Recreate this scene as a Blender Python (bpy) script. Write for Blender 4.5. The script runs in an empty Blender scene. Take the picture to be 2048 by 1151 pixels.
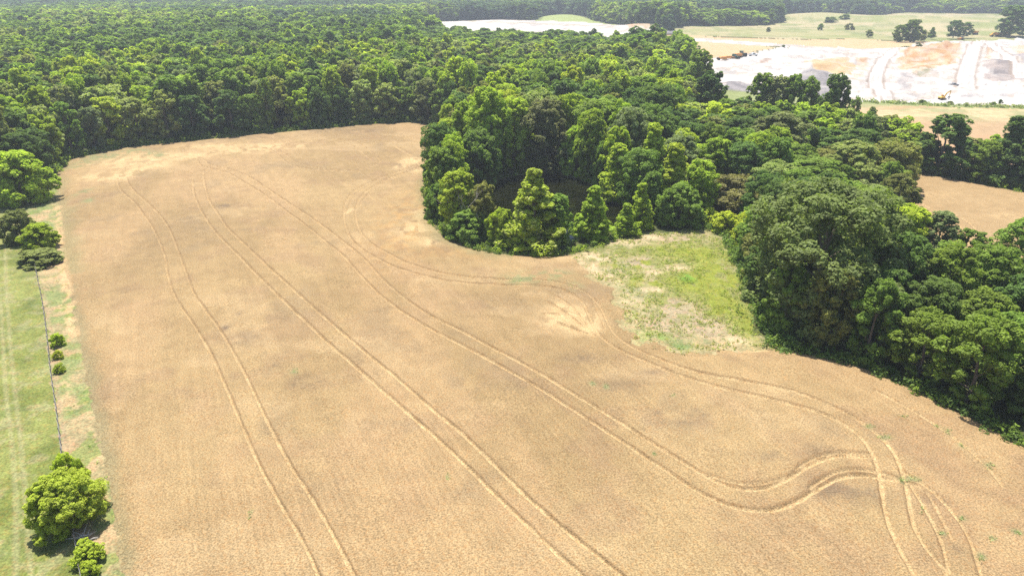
import bpy, math, random
import numpy as np
from mathutils import Vector, Matrix
R = math.radians

# ------------------------------------------------------------------ camera, sky, sun, exposure
scene = bpy.context.scene
COL = scene.collection
CAM_H = 55.0
PITCH = R(24.25)
FPX = 1365.0            # focal length in photo pixels (2048 wide)
cam_data = bpy.data.cameras.new('camera')
cam_data.sensor_width = 36.0
cam_data.lens = 36.0 * FPX / 2048.0
cam_data.clip_start = 1.0
cam_data.clip_end = 20000.0
cam = bpy.data.objects.new('camera', cam_data)
cam.location = (0, 0, CAM_H)
cam.rotation_euler = (math.pi / 2 - PITCH, 0, 0)
COL.objects.link(cam)
scene.camera = cam

SUN_EL, SUN_AZ = R(71), R(-20)      # azimuth from +Y towards +X
world = bpy.data.worlds.new('World')
scene.world = world
world.use_nodes = True
wn = world.node_tree
sky = wn.nodes.new('ShaderNodeTexSky')
sky.sky_type = 'NISHITA'
sky.sun_disc = False
sky.sun_elevation = SUN_EL
sky.sun_rotation = SUN_AZ
sky.air_density = 1.0
sky.dust_density = 1.5
wn.nodes['Background'].inputs['Strength'].default_value = 0.105
wn.links.new(sky.outputs[0], wn.nodes['Background'].inputs['Color'])

sd = bpy.data.lights.new('sun', 'SUN')
sd.energy = 4.7
sd.angle = R(0.5)
sd.color = (1.0, 0.955, 0.89)
sun = bpy.data.objects.new('sun', sd)
svec = Vector((math.sin(SUN_AZ) * math.cos(SUN_EL), math.cos(SUN_AZ) * math.cos(SUN_EL), math.sin(SUN_EL)))
sun.rotation_euler = svec.to_track_quat('Z', 'Y').to_euler()
sun.location = (0, 0, 300)
COL.objects.link(sun)

scene.view_settings.view_transform = 'Standard'
scene.view_settings.look = 'None'
scene.view_settings.exposure = 1.0
scene.view_settings.gamma = 1.0
scene.view_settings.use_curve_mapping = False
cy = scene.cycles
cy.max_bounces = 5
cy.diffuse_bounces = 3
cy.glossy_bounces = 2
cy.transmission_bounces = 2
cy.volume_bounces = 0
cy.transparent_max_bounces = 4
cy.use_denoising = False
cy.sample_clamp_indirect = 4.0

# ------------------------------------------------------------------ coordinates
SP, CP = math.sin(PITCH), math.cos(PITCH)
GZ = -0.5               # plain ground; the standing crop's top is at 0

def gp(x, y, z=0.0):
    """photo pixel -> point of the flat land at height z"""
    u = (x - 1024.0) / FPX
    v = (575.5 - y) / FPX
    t = (CAM_H - z) / (SP - v * CP)
    return (u * t, (CP + v * SP) * t)

def poly(pts):
    return np.array([gp(*p) for p in pts])

def depth(X, Y, z=0.0):
    return Y * CP + (CAM_H - z) * SP

def to_px(X, Y, z=0.0):
    d = depth(X, Y, z)
    return 1024 + FPX * X / d, 575.5 - FPX * (Y * SP + (z - CAM_H) * CP) / d

def height_for(Y, ytop):
    k = (575.5 - ytop) / FPX
    return CAM_H - Y * (SP - k * CP) / (CP + k * SP)

# ------------------------------------------------------------------ numeric helpers
def _h(ix, iy, seed):
    n = (ix.astype(np.int64) * 374761393 + iy.astype(np.int64) * 668265263 + seed * 1274126177) & 0xFFFFFFFF
    n = ((n ^ (n >> 13)) * 1274126177) & 0xFFFFFFFF
    n = ((n ^ (n >> 16)) * 2246822519) & 0xFFFFFFFF
    return ((n ^ (n >> 15)) & 0xFFFFFF) / float(0xFFFFFF)

def vnoise(x, y, s=0):
    ix, iy = np.floor(x), np.floor(y)
    fx, fy = x - ix, y - iy
    fx = fx * fx * (3 - 2 * fx); fy = fy * fy * (3 - 2 * fy)
    a = _h(ix, iy, s); b = _h(ix + 1, iy, s); c = _h(ix, iy + 1, s); d = _h(ix + 1, iy + 1, s)
    return (a * (1 - fx) + b * fx) * (1 - fy) + (c * (1 - fx) + d * fx) * fy

def fbm(x, y, s=0, o=4):
    t = 0; a = 0.5; n = 0
    for k in range(o):
        t = t + a * vnoise(x, y, s + k * 17); n += a
        x = x * 2.03 + 11.3; y = y * 2.03 + 5.7; a *= 0.5
    return t / n

def inside(X, Y, P):
    r = np.zeros(X.shape, bool)
    n = len(P)
    j = n - 1
    for i in range(n):
        xi, yi = P[i]; xj, yj = P[j]
        if yi != yj:
            c = ((yi > Y) != (yj > Y)) & (X < (xj - xi) * (Y - yi) / (yj - yi) + xi)
            r ^= c
        j = i
    return r

def seg_dist(X, Y, P, closed=False, pad=None):
    """distance to a polyline; with pad only points near it are evaluated"""
    D = np.full(X.shape, 1e9)
    P = np.asarray(P, float)
    n = len(P)
    for i in range(n if closed else n - 1):
        a = P[i]; b = P[(i + 1) % n]
        if pad is not None:
            m = ((X > min(a[0], b[0]) - pad) & (X < max(a[0], b[0]) + pad) &
                 (Y > min(a[1], b[1]) - pad) & (Y < max(a[1], b[1]) + pad))
            idx = np.nonzero(m)
        else:
            idx = slice(None)
        x = X[idx]; y = Y[idx]
        dx, dy = b - a
        L = dx * dx + dy * dy + 1e-12
        t = np.clip(((x - a[0]) * dx + (y - a[1]) * dy) / L, 0, 1)
        d = np.hypot(x - a[0] - t * dx, y - a[1] - t * dy)
        D[idx] = np.minimum(D[idx], d)
    return D

def smooth(P, n=6):
    P = np.asarray(P, float)
    Q = np.vstack([2 * P[0] - P[1], P, 2 * P[-1] - P[-2]])
    out = []
    for i in range(1, len(Q) - 2):
        p0, p1, p2, p3 = Q[i - 1], Q[i], Q[i + 1], Q[i + 2]
        for t in np.linspace(0, 1, n, endpoint=False):
            out.append(0.5 * ((2 * p1) + (-p0 + p2) * t + (2 * p0 - 5 * p1 + 4 * p2 - p3) * t * t + (-p0 + 3 * p1 - 3 * p2 + p3) * t ** 3))
    out.append(P[-1])
    return np.array(out)

def sstep(a, b, x):
    t = np.clip((x - a) / (b - a), 0, 1)
    return t * t * (3 - 2 * t)

# ------------------------------------------------------------------ mesh + object helpers
def mesh_np(name, V, F, mats=(), attrs=None, smooth_=False):
    """V (n,3); F (m,k) all the same k"""
    me = bpy.data.meshes.new(name)
    V = np.ascontiguousarray(V, dtype=np.float32); F = np.ascontiguousarray(F, dtype=np.int32)
    m, k = F.shape
    me.vertices.add(len(V)); me.vertices.foreach_set('co', V.ravel())
    me.loops.add(m * k); me.loops.foreach_set('vertex_index', F.ravel())
    me.polygons.add(m); me.polygons.foreach_set('loop_start', np.arange(0, m * k, k, dtype=np.int32))
    me.polygons.foreach_set('use_smooth', np.full(m, smooth_, bool))
    for a, (ty, arr) in (attrs or {}).items():
        at = me.attributes.new(a, ty, 'POINT')
        arr = np.ascontiguousarray(arr, dtype=np.float32 if ty != 'INT' else np.int32)
        at.data.foreach_set({'FLOAT': 'value', 'INT': 'value', 'FLOAT_COLOR': 'color', 'FLOAT_VECTOR': 'vector'}[ty], arr.ravel())
    for x in mats: me.materials.append(x)
    me.update(calc_edges=True)
    return me

def link(name, data, parent=None, loc=None):
    o = bpy.data.objects.new(name, data)
    COL.objects.link(o)
    if parent is not None: o.parent = parent
    if loc is not None: o.location = loc
    return o

def tag(o, label=None, cat=None, group=None, kind=None):
    if label: o['label'] = label
    if cat: o['category'] = cat
    if group: o['group'] = group
    if kind: o['kind'] = kind
    return o

class MB:
    """collects boxes, tubes and discs into one mesh"""
    def __init__(s): s.v = []; s.f = []
    def add(s, vs, fs):
        b = len(s.v); s.v += [tuple(v) for v in vs]; s.f += [tuple(b + i for i in f) for f in fs]
    def box(s, c, d, rot=None, taper=1.0):
        x, y, z = d[0] / 2, d[1] / 2, d[2] / 2
        vs = [Vector((sx * x * (taper if sz > 0 else 1), sy * y * (taper if sz > 0 else 1), sz * z)) for sz in (-1, 1) for sx, sy in ((-1, -1), (1, -1), (1, 1), (-1, 1))]
        if rot is not None:
            vs = [rot @ v for v in vs]
        s.add([v + Vector(c) for v in vs], [(3, 2, 1, 0), (4, 5, 6, 7), (0, 1, 5, 4), (1, 2, 6, 5), (2, 3, 7, 6), (3, 0, 4, 7)])
    def prism(s, prof, y0, y1):
        """profile in x,z extruded along y"""
        n = len(prof)
        vs = [(x, y0, z) for x, z in prof] + [(x, y1, z) for x, z in prof]
        s.add(vs, [tuple(range(n)), tuple(range(2 * n - 1, n - 1, -1))] + [((i + 1) % n, i, n + i, n + (i + 1) % n) for i in range(n)])
    def tube(s, pts, rad, n=7, cap=True):
        pts = [Vector(p) for p in pts]
        rings = []
        for i, p in enumerate(pts):
            d = (pts[min(i + 1, len(pts) - 1)] - pts[max(i - 1, 0)]).normalized()
            a = d.cross(Vector((0.13, 0.97, 0.2))).normalized(); b = d.cross(a)
            r = rad[i] if hasattr(rad, '__len__') else rad
            rings.append([p + (a * math.cos(2 * math.pi * k / n) + b * math.sin(2 * math.pi * k / n)) * r for k in range(n)])
        vs = [v for r_ in rings for v in r_]
        fs = [(i * n + k, i * n + (k + 1) % n, (i + 1) * n + (k + 1) % n, (i + 1) * n + k) for i in range(len(pts) - 1) for k in range(n)]
        if cap: fs += [tuple(range(n - 1, -1, -1)), tuple(range((len(pts) - 1) * n, len(pts) * n))]
        s.add(vs, fs)
    def wheel(s, c, r, w, n=16):
        """a tyre with a dished hub, axis along y"""
        prof = [(0.0, .30), (.35 * r, .34), (.5 * r, .42), (.85 * r, .5), (r, .38), (r, -.38), (.85 * r, -.5), (.5 * r, -.42), (.35 * r, -.34), (0.0, -.30)]
        vs = []; m = len(prof)
        for k in range(n):
            a = 2 * math.pi * k / n
            for q, h in prof: vs.append((c[0] + q * math.cos(a), c[1] + h * w, c[2] + q * math.sin(a)))
        s.add(vs, [(k * m + j, k * m + j + 1, ((k + 1) % n) * m + j + 1, ((k + 1) % n) * m + j) for k in range(n) for j in range(m - 1)])
    def build(s, name, mat, parent=None, loc=None, smooth_=False):
        me = bpy.data.meshes.new(name); me.from_pydata(s.v, [], s.f)
        if smooth_: me.polygons.foreach_set('use_smooth', [True] * len(me.polygons))
        me.materials.append(mat); me.validate(); me.update()
        return link(name, me, parent, loc)

def empty(name, loc, rz=0, scale=None):
    o = bpy.data.objects.new(name, None); COL.objects.link(o)
    o.location = loc; o.rotation_euler = (0, 0, rz); o.empty_display_size = 0.5
    if scale is not None: o.scale = scale
    return o

# ------------------------------------------------------------------ materials
def new_mat(name):
    m = bpy.data.materials.new(name); m.use_nodes = True
    nt = m.node_tree; nt.nodes.clear()
    out = nt.nodes.new('ShaderNodeOutputMaterial')
    return m, nt, out

def N(nt, t, **kw):
    n = nt.nodes.new(t)
    for k, v in kw.items():
        if k.startswith('i_'):
            n.inputs[k[2:].replace('_', ' ')].default_value = v
        else: setattr(n, k, v)
    return n

def ground_mat(name, fine=6.0, amp=(0.72, 1.25), mid=0.6, midamp=(0.9, 1.1), bump=0.05, bdist=0.1, warm=None, rough=0.95):
    m, nt, out = new_mat(name)
    L = nt.links.new
    at = N(nt, 'ShaderNodeAttribute', attribute_name='col')
    geo = N(nt, 'ShaderNodeNewGeometry')
    n1 = N(nt, 'ShaderNodeTexNoise'); n1.inputs['Scale'].default_value = fine; n1.inputs['Detail'].default_value = 3; n1.inputs['Roughness'].default_value = 0.65
    L(geo.outputs['Position'], n1.inputs['Vector'])
    mr1 = N(nt, 'ShaderNodeMapRange'); mr1.inputs['From Min'].default_value = .32; mr1.inputs['From Max'].default_value = .68
    mr1.inputs['To Min'].default_value = amp[0]; mr1.inputs['To Max'].default_value = amp[1]; mr1.clamp = True
    L(n1.outputs['Fac'], mr1.inputs['Value'])
    n2 = N(nt, 'ShaderNodeTexNoise'); n2.inputs['Scale'].default_value = mid; n2.inputs['Detail'].default_value = 5; n2.inputs['Roughness'].default_value = 0.6
    L(geo.outputs['Position'], n2.inputs['Vector'])
    mr2 = N(nt, 'ShaderNodeMapRange'); mr2.inputs['From Min'].default_value = .3; mr2.inputs['From Max'].default_value = .7
    mr2.inputs['To Min'].default_value = midamp[0]; mr2.inputs['To Max'].default_value = midamp[1]; mr2.clamp = True
    L(n2.outputs['Fac'], mr2.inputs['Value'])
    mu = N(nt, 'ShaderNodeMath', operation='MULTIPLY'); L(mr1.outputs[0], mu.inputs[0]); L(mr2.outputs[0], mu.inputs[1])
    vm = N(nt, 'ShaderNodeVectorMath', operation='SCALE'); L(at.outputs['Color'], vm.inputs[0]); L(mu.outputs[0], vm.inputs['Scale'])
    col = vm.outputs[0]
    if warm is not None:
        n3 = N(nt, 'ShaderNodeTexNoise'); n3.inputs['Scale'].default_value = fine * 0.55; n3.inputs['Detail'].default_value = 2
        mp = N(nt, 'ShaderNodeVectorMath', operation='ADD'); mp.inputs[1].default_value = (31.7, 12.1, 5.0)
        L(geo.outputs['Position'], mp.inputs[0]); L(mp.outputs[0], n3.inputs['Vector'])
        mr3 = N(nt, 'ShaderNodeMapRange'); mr3.inputs['From Min'].default_value = .5; mr3.inputs['From Max'].default_value = .68; mr3.inputs['To Max'].default_value = 0.75; mr3.clamp = True
        L(n3.outputs['Fac'], mr3.inputs['Value'])
        mul = N(nt, 'ShaderNodeVectorMath', operation='MULTIPLY'); mul.inputs[1].default_value = warm
        L(col, mul.inputs[0])
        mx = N(nt, 'ShaderNodeMix', data_type='RGBA'); L(mr3.outputs[0], mx.inputs[0]); L(col, mx.inputs[6]); L(mul.outputs[0], mx.inputs[7])
        col = mx.outputs[2]
    bs = N(nt, 'ShaderNodeBsdfPrincipled'); bs.inputs['Roughness'].default_value = rough
    bs.inputs['Specular IOR Level'].default_value = 0.15
    L(col, bs.inputs['Base Color'])
    bp = N(nt, 'ShaderNodeBump'); bp.inputs['Strength'].default_value = bump; bp.inputs['Distance'].default_value = bdist
    L(n1.outputs['Fac'], bp.inputs['Height']); L(bp.outputs[0], bs.inputs['Normal'])
    L(bs.outputs[0], out.inputs[0])
    return m

def leaf_mat(name, source):
    """source 'object' reads the object's own colour, 'instance' the instance's tint, or a fixed colour"""
    m, nt, out = new_mat(name)
    L = nt.links.new
    if source == 'object':
        s = N(nt, 'ShaderNodeObjectInfo'); c = s.outputs['Color']
    elif source == 'instance':
        s = N(nt, 'ShaderNodeAttribute', attribute_name='tint', attribute_type='INSTANCER'); c = s.outputs['Color']
    elif source == 'vertex':
        s = N(nt, 'ShaderNodeAttribute', attribute_name='tint'); c = s.outputs['Color']
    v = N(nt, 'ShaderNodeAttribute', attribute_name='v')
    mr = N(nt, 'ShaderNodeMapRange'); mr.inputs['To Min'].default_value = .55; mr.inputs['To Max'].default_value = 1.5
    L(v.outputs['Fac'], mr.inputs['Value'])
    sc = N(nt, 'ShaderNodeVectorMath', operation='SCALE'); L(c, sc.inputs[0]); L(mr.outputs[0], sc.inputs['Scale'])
    # pale leaf undersides / flower clusters where attribute p is set
    p = N(nt, 'ShaderNodeAttribute', attribute_name='p')
    mx = N(nt, 'ShaderNodeMix', data_type='RGBA'); L(p.outputs['Fac'], mx.inputs[0]); L(sc.outputs[0], mx.inputs[6]); mx.inputs[7].default_value = (.42, .42, .17, 1)
    col = mx.outputs[2]
    d = N(nt, 'ShaderNodeBsdfDiffuse'); L(col, d.inputs[0])
    t = N(nt, 'ShaderNodeBsdfTranslucent')
    tc = N(nt, 'ShaderNodeVectorMath', operation='MULTIPLY'); tc.inputs[1].default_value = (1.35, 1.5, .6)
    L(col, tc.inputs[0]); L(tc.outputs[0], t.inputs[0])
    g = N(nt, 'ShaderNodeBsdfGlossy'); g.inputs['Roughness'].default_value = .6; g.inputs['Color'].default_value = (.9, .95, 1, 1)
    a = N(nt, 'ShaderNodeMixShader'); a.inputs[0].default_value = .42; L(d.outputs[0], a.inputs[1]); L(t.outputs[0], a.inputs[2])
    b = N(nt, 'ShaderNodeMixShader'); b.inputs[0].default_value = .01; L(a.outputs[0], b.inputs[1]); L(g.outputs[0], b.inputs[2])
    L(b.outputs[0], out.inputs[0])
    return m

def plain_mat(name, col, rough=.6, metal=0.0, spec=.4, scale=3.0, var=.18):
    m, nt, out = new_mat(name)
    L = nt.links.new
    tc = N(nt, 'ShaderNodeTexCoord'); n = N(nt, 'ShaderNodeTexNoise'); n.inputs['Scale'].default_value = scale; n.inputs['Detail'].default_value = 4
    L(tc.outputs['Object'], n.inputs['Vector'])
    mr = N(nt, 'ShaderNodeMapRange'); mr.inputs['To Min'].default_value = 1 - var; mr.inputs['To Max'].default_value = 1 + var
    L(n.outputs['Fac'], mr.inputs['Value'])
    rgb = N(nt, 'ShaderNodeRGB'); rgb.outputs[0].default_value = (*col, 1)
    sc = N(nt, 'ShaderNodeVectorMath', operation='SCALE'); L(rgb.outputs[0], sc.inputs[0]); L(mr.outputs[0], sc.inputs['Scale'])
    b = N(nt, 'ShaderNodeBsdfPrincipled'); b.inputs['Roughness'].default_value = rough; b.inputs['Metallic'].default_value = metal
    b.inputs['Specular IOR Level'].default_value = spec
    L(sc.outputs[0], b.inputs['Base Color']); L(b.outputs[0], out.inputs[0])
    return m

M_WHEAT = ground_mat('ripe_wheat', fine=5.0, amp=(.55, 1.42), mid=.35, midamp=(.9, 1.1), bump=.8, bdist=.22, warm=(1.0, .86, .74))
M_GRASS = ground_mat('pasture_grass', fine=3.5, amp=(.62, 1.35), mid=.5, midamp=(.82, 1.2), bump=.5, bdist=.15, warm=(1.35, 1.02, 1.0))
M_SOIL = ground_mat('bare_soil', fine=2.0, amp=(.85, 1.15), mid=.25, midamp=(.88, 1.12), bump=.4, bdist=.2)
M_CHALK = ground_mat('quarried_clay', fine=.8, amp=(.86, 1.12), mid=.12, midamp=(.86, 1.12), bump=.6, bdist=.8)
M_LEAF = leaf_mat('leaves', 'object')
M_LEAFI = leaf_mat('far_leaves', 'instance')
M_LEAFV = leaf_mat('low_leaves', 'vertex')
M_BARK = plain_mat('bark', (.13, .10, .075), .9, scale=6)
M_DEAD = plain_mat('dead_wood', (.42, .39, .35), .9, scale=6)

# ------------------------------------------------------------------ layout traced on the land
MAIN = poly([(165,1400),(245,1160),(235,1100),(215,960),(190,850),(165,720),(140,600),(125,500),(116,400),(112,345),(135,316),(250,292),(400,277),(520,265),(640,255),(740,245),(830,242),(860,247),(915,265),(900,285),(872,310),(855,350),(852,400),(862,440),(893,472),(945,493),(1000,504),(1080,508),(1140,505),(1165,528),(1190,553),(1232,572),(1246,605),(1252,660),(1300,690),(1370,705),(1440,697),(1520,690),(1560,695),(1640,705),(1700,722),(1760,745),(1830,775),(1900,810),(1960,840),(2010,870),(2060,892),(2300,1010),(2900,1400)])
MAIN = np.vstack([MAIN, [(200, -300), (-120, -300)]])
FENCE = [(58,478),(68,520),(76,560),(86,610),(94,670),(101,740),(110,800),(118,860),(130,960),(143,1040),(152,1090),(160,1140),(175,1230)]
PAST = np.vstack([poly([(-1400,400),(-400,396),(0,393),(30,398),(45,440),(50,470)] + FENCE + [(200,1400)]), [(-110, -300), (-1500, -300)]])
STRIP = poly([(112,345),(30,398),(45,440),(50,470)] + FENCE + [(165,1400),(245,1160),(235,1100),(215,960),(190,850),(165,720),(140,600),(125,500),(116,400)])
CLEAR = poly([(1140,505),(1190,489),(1240,470),(1290,458),(1340,462),(1400,445),(1445,470),(1478,540),(1500,600),(1515,650),(1550,694),(1520,690),(1440,697),(1370,705),(1300,690),(1252,660),(1246,605),(1232,572),(1190,553),(1165,528)])
POND = smooth(poly([(935,400),(950,378),(985,360),(1040,346),(1100,343),(1160,354),(1210,385),(1245,408),(1248,430),(1222,455),(1200,468),(1160,474),(1110,488),(1070,498),(1030,497),(985,480),(950,450),(935,420),(935,400)]), 4)
FIELD2 = poly([(1812,352),(1835,343),(1900,353),(1980,368),(2048,381),(2200,410),(2500,470),(2300,640),(2060,545),(1980,522),(1900,508),(1850,472),(1800,425)])
STRAW = poly([(1390,242),(1437,236),(1560,205),(1690,203),(1780,206),(1900,211),(2048,214),(2300,222),(2500,390),(2300,375),(2048,348),(1900,334),(1840,322),(1780,296),(1700,284),(1560,268),(1500,262),(1442,264),(1398,268)])
BANKG = poly([(1425,182),(1600,188),(1690,198),(1780,201),(1900,207),(2048,211),(2300,219),(2300,224),(2048,216),(1900,213),(1780,208),(1690,205),(1560,207),(1437,238),(1425,225)])
PIT = poly([(1372,122),(1480,108),(1560,95),(1700,97),(1790,98),(1860,82),(1940,77),(2048,74),(2300,74),(2300,220),(2048,212),(1900,207),(1780,202),(1690,199),(1600,189),(1425,183),(1395,150)])
TANLOW = poly([(1180,70),(1225,69),(1330,76),(1440,85),(1560,94),(1480,108),(1390,120),(1300,118),(1200,105)])
TANUP = poly([(1225,62),(1310,68),(1399,73),(1500,76),(1600,79),(1700,76),(1800,80),(1870,80),(1790,99),(1700,98),(1560,91),(1440,83),(1330,74)])
SAND = poly([(850,44),(930,40),(1010,38),(1100,43),(1170,45),(1240,51),(1300,60),(1330,66),(1310,70),(1400,76),(1500,83),(1600,90),(1700,96),(1700,100),(1600,95),(1500,90),(1400,82),(1300,74),(1225,71),(1200,100),(1100,100),(1000,96),(900,90),(850,70)])
MEADOW = poly([(1322,66),(1384,59),(1443,54),(1520,51),(1566,47),(1558,38),(1566,32),(1640,27),(1729,31),(1803,25),(1900,26),(1995,28),(2048,31),(2300,34),(2300,75),(2048,74),(1940,77),(1870,80),(1790,78),(1700,75),(1600,78),(1500,75),(1399,73)])
MOUND = poly([(1062,42),(1090,34),(1125,31),(1160,36),(1200,44),(1240,51),(1170,46),(1100,43)])
FARF = [poly([(1790,0.5),(1830,4),(1870,4),(1905,0.5),(1905,-3),(1790,-3)]), poly([(1050,1),(1100,3),(1150,2),(1150,-3),(1050,-3)])]
OPEN = [MAIN, PAST, STRIP, CLEAR, FIELD2, STRAW, BANKG, PIT, TANLOW, TANUP, SAND, MEADOW, MOUND] + FARF

TR = [  # wheel lines: points, width, depth
 ([(232,355),(237,374),(249,389),(266,401),(281,421),(298,443),(310,465),(320,487),(329,513),(335,549),(343,578),(355,605),(382,640),(396,664),(416,695),(433,732),(450,771),(479,839),(513,921),(537,965),(567,1020),(598,1064),(619,1109),(636,1146),(665,1220)],.5,1),
 ([(252,355),(259,372),(276,389),(298,408),(322,433),(337,455),(349,484),(358,508),(372,546),(389,590),(416,627),(443,664),(465,703),(484,737),(500,768),(526,825),(550,873),(588,945),(619,986),(646,1033),(673,1081),(704,1143),(740,1220)],.5,1),
 ([(385,357),(387,386),(400,418),(420,450),(444,479),(467,500),(504,539),(543,578),(592,624),(641,671),(702,725),(745,763),(824,832),(899,897),(964,962),(1032,1027),(1100,1093),(1165,1151),(1240,1220)],.6,1.2),
 ([(429,330),(412,338),(405,347),(410,372),(417,399),(434,425),(454,455),(483,482),(501,500),(543,539),(592,583),(641,627),(689,668),(750,720),(800,760),(861,815),(933,873),(991,931),(1049,989),(1118,1049),(1180,1097),(1245,1151),(1320,1220)],.6,1.2),
 ([(396,322),(400,332),(429,338),(456,345),(493,367),(525,386),(554,408),(591,435),(627,462),(656,487),(684,507),(708,536),(735,565),(772,600),(833,641),(884,670),(945,700),(1006,734),(1055,761),(1124,804),(1189,846),(1236,875),(1295,914),(1349,952),(1402,987),(1452,1017),(1502,1027),(1549,1027),(1597,1006),(1640,971),(1676,949),(1722,942),(1759,946),(1789,959)],.6,1.2),
 ([(408,318),(420,330),(444,335),(469,340),(505,357),(542,382),(578,406),(620,433),(664,465),(690,485),(733,521),(762,556),(811,597),(860,631),(928,663),(994,700),(1055,731),(1103,760),(1177,804),(1251,849),(1313,890),(1372,928),(1414,955),(1455,979),(1496,990),(1532,985),(1573,961),(1600,939),(1630,919),(1661,907),(1701,905),(1743,913)],.6,1.2),
 ([(1592,936),(1600,928),(1640,904),(1676,899),(1722,901),(1745,908)],.4,.8),
 ([(1420,950),(1455,972),(1496,982),(1530,978),(1570,953)],.35,.7),
 ([(1620,975),(1637,959),(1676,933),(1716,930),(1755,937),(1800,950),(1838,972)],.45,.9),
 ([(847,323),(793,345),(749,360),(707,382),(690,406),(687,430),(693,460),(707,484),(744,511),(791,534),(830,546),(872,557),(933,567),(994,569),(1067,570),(1122,574),(1151,586),(1168,606),(1181,635),(1193,667),(1220,691),(1268,713),(1317,733),(1366,752),(1439,774),(1550,799),(1632,819),(1694,844),(1726,868),(1747,901),(1761,942),(1765,991),(1775,1048),(1796,1097),(1829,1142),(1870,1220)],.6,1.1),
 ([(851,330),(781,355),(739,377),(717,399),(711,418),(715,450),(734,480),(772,504),(816,526),(865,541),(916,552),(982,558),(1079,558),(1137,566),(1171,581),(1195,603),(1210,628),(1220,660),(1244,684),(1281,701),(1325,721),(1390,743),(1448,755),(1560,774),(1644,799),(1702,831),(1755,860),(1788,893),(1808,942),(1816,983),(1824,1040),(1841,1097),(1894,1138)],.6,1.1),
 ([(845,327),(770,352),(715,385),(698,410),(692,425)],.35,.7),
 ([(830,338),(760,368),(730,395),(716,415)],.35,.7),
 ([(1810,942),(1838,949),(1865,977),(1896,1007),(1923,1035),(1938,1065),(1954,1102),(1963,1142),(1975,1200)],.5,1),
 ([(1820,965),(1844,1007),(1862,1029),(1880,1065),(1896,1096),(1899,1142)],.5,1),
 ([(1816,1000),(1826,1059),(1844,1090),(1862,1120),(1893,1145)],.45,1),
 ([(1855,985),(1880,1020),(1892,1055),(1905,1080)],.4,.6),
 ([(1750,780),(1795,800),(1838,827),(1874,849),(1911,873),(1954,907),(1984,937),(2006,971)],.45,.9),
 ([(1644,1010),(1680,1035),(1720,1060),(1760,1095),(1800,1140)],.35,.4),
 ([(500,296),(537,297),(559,311),(576,328),(598,334),(637,340),(695,343),(739,335),(762,325),(754,313),(732,296),(707,281),(671,278),(622,283),(573,289),(530,296)],.45,.8),
 ([(520,296),(549,297),(571,308),(585,321),(610,330),(659,339),(715,341)],.45,.8),
 ([(744,321),(720,301),(698,288),(671,283),(630,287)],.45,.8),
 ([(640,266),(695,263),(764,263),(805,271),(854,284),(890,295)],.45,.7),
 ([(764,264),(805,275),(842,287)],.4,.6),
 ([(770,308),(789,318),(800,326)],.35,.6),
 ([(789,291),(805,301),(823,310)],1.2,1.3),
 ([(581,338),(556,364),(537,396),(515,443),(500,475),(498,500)],.3,.6),
 ([(600,338),(571,369),(554,408),(534,460),(530,490)],.3,.6),
 ([(1110,590),(1140,605),(1165,640),(1185,668)],.5,1),
 ([(1098,604),(1130,622),(1160,650),(1190,672)],.6,1.1),
 ([(1118,646),(1140,655),(1162,664),(1175,668)],.5,1.1),
 ([(1085,628),(1110,622),(1140,632)],.4,.8),
 ([(1185,600),(1200,630),(1210,655)],.4,.8),
 ([(2000,470),(1960,480)],.4,.5),
 ([(1845,408),(1890,430),(1920,452),(1935,475),(1940,495)],.5,1.1),
 ([(1905,425),(1935,440),(1955,465),(1962,490)],.5,1.1),
 ([(1830,375),(1900,395),(1980,412),(2060,430)],.4,.5),
]
HERBS = [(1060,553,45,10),(1110,548,30,8),(1150,572,14,8),(1040,562,22,6),(1770,872,14,5),(1737,851,9,4),(1808,832,9,4),(1870,852,10,5),(1900,862,10,6),(1925,890,8,5),(1980,930,9,6),(1965,1113,9,9),(1885,1065,7,5),(1920,1035,12,5),(1825,955,14,6),(1805,962,5,8),(1985,1075,6,5),(590,741,9,6),(500,1026,4,9),(1185,767,7,4),(1212,773,6,5),(1308,907,4,4),(895,953,4,5),(190,315,24,8),(215,312,30,6),(160,330,20,8),(165,385,12,8),(320,310,12,4),(180,400,12,6),(1845,1020,5,12),(1963,828,9,5),(2035,1062,10,6),(1345,790,6,3),(270,302,28,5),(300,306,18,4)]
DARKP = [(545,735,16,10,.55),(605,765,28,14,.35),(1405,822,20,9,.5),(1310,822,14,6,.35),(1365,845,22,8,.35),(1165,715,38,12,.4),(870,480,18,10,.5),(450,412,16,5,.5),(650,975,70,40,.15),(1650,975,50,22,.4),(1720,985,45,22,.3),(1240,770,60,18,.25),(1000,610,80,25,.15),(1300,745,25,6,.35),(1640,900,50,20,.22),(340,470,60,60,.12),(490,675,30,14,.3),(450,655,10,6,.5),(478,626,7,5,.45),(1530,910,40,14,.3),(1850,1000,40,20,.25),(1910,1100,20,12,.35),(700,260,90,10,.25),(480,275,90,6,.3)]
STRAWP = [(1145,636,44,18,1.3),(1175,655,22,12,1),(1140,628,26,13,1),(1160,650,22,10,1),(1120,612,14,7,.8),(1125,645,40,8,.5),(1150,660,14,4,.9),(275,335,26,20,1),(215,352,40,8,.9),(310,330,32,8,.7),(370,312,60,8,.6),(480,300,80,6,.55),(560,291,60,4,.7),(430,292,80,5,.5),(250,322,50,14,.7),(820,322,22,6,1),(800,334,10,3,.9),(835,340,12,4,.7),(850,425,18,25,.6),(830,460,40,16,.6),(860,485,24,8,.5),(700,422,10,6,.6),(1145,512,60,8,.4),(1200,535,30,10,.6),(1560,700,28,4,.9),(1510,698,30,3,.6)]
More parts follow.
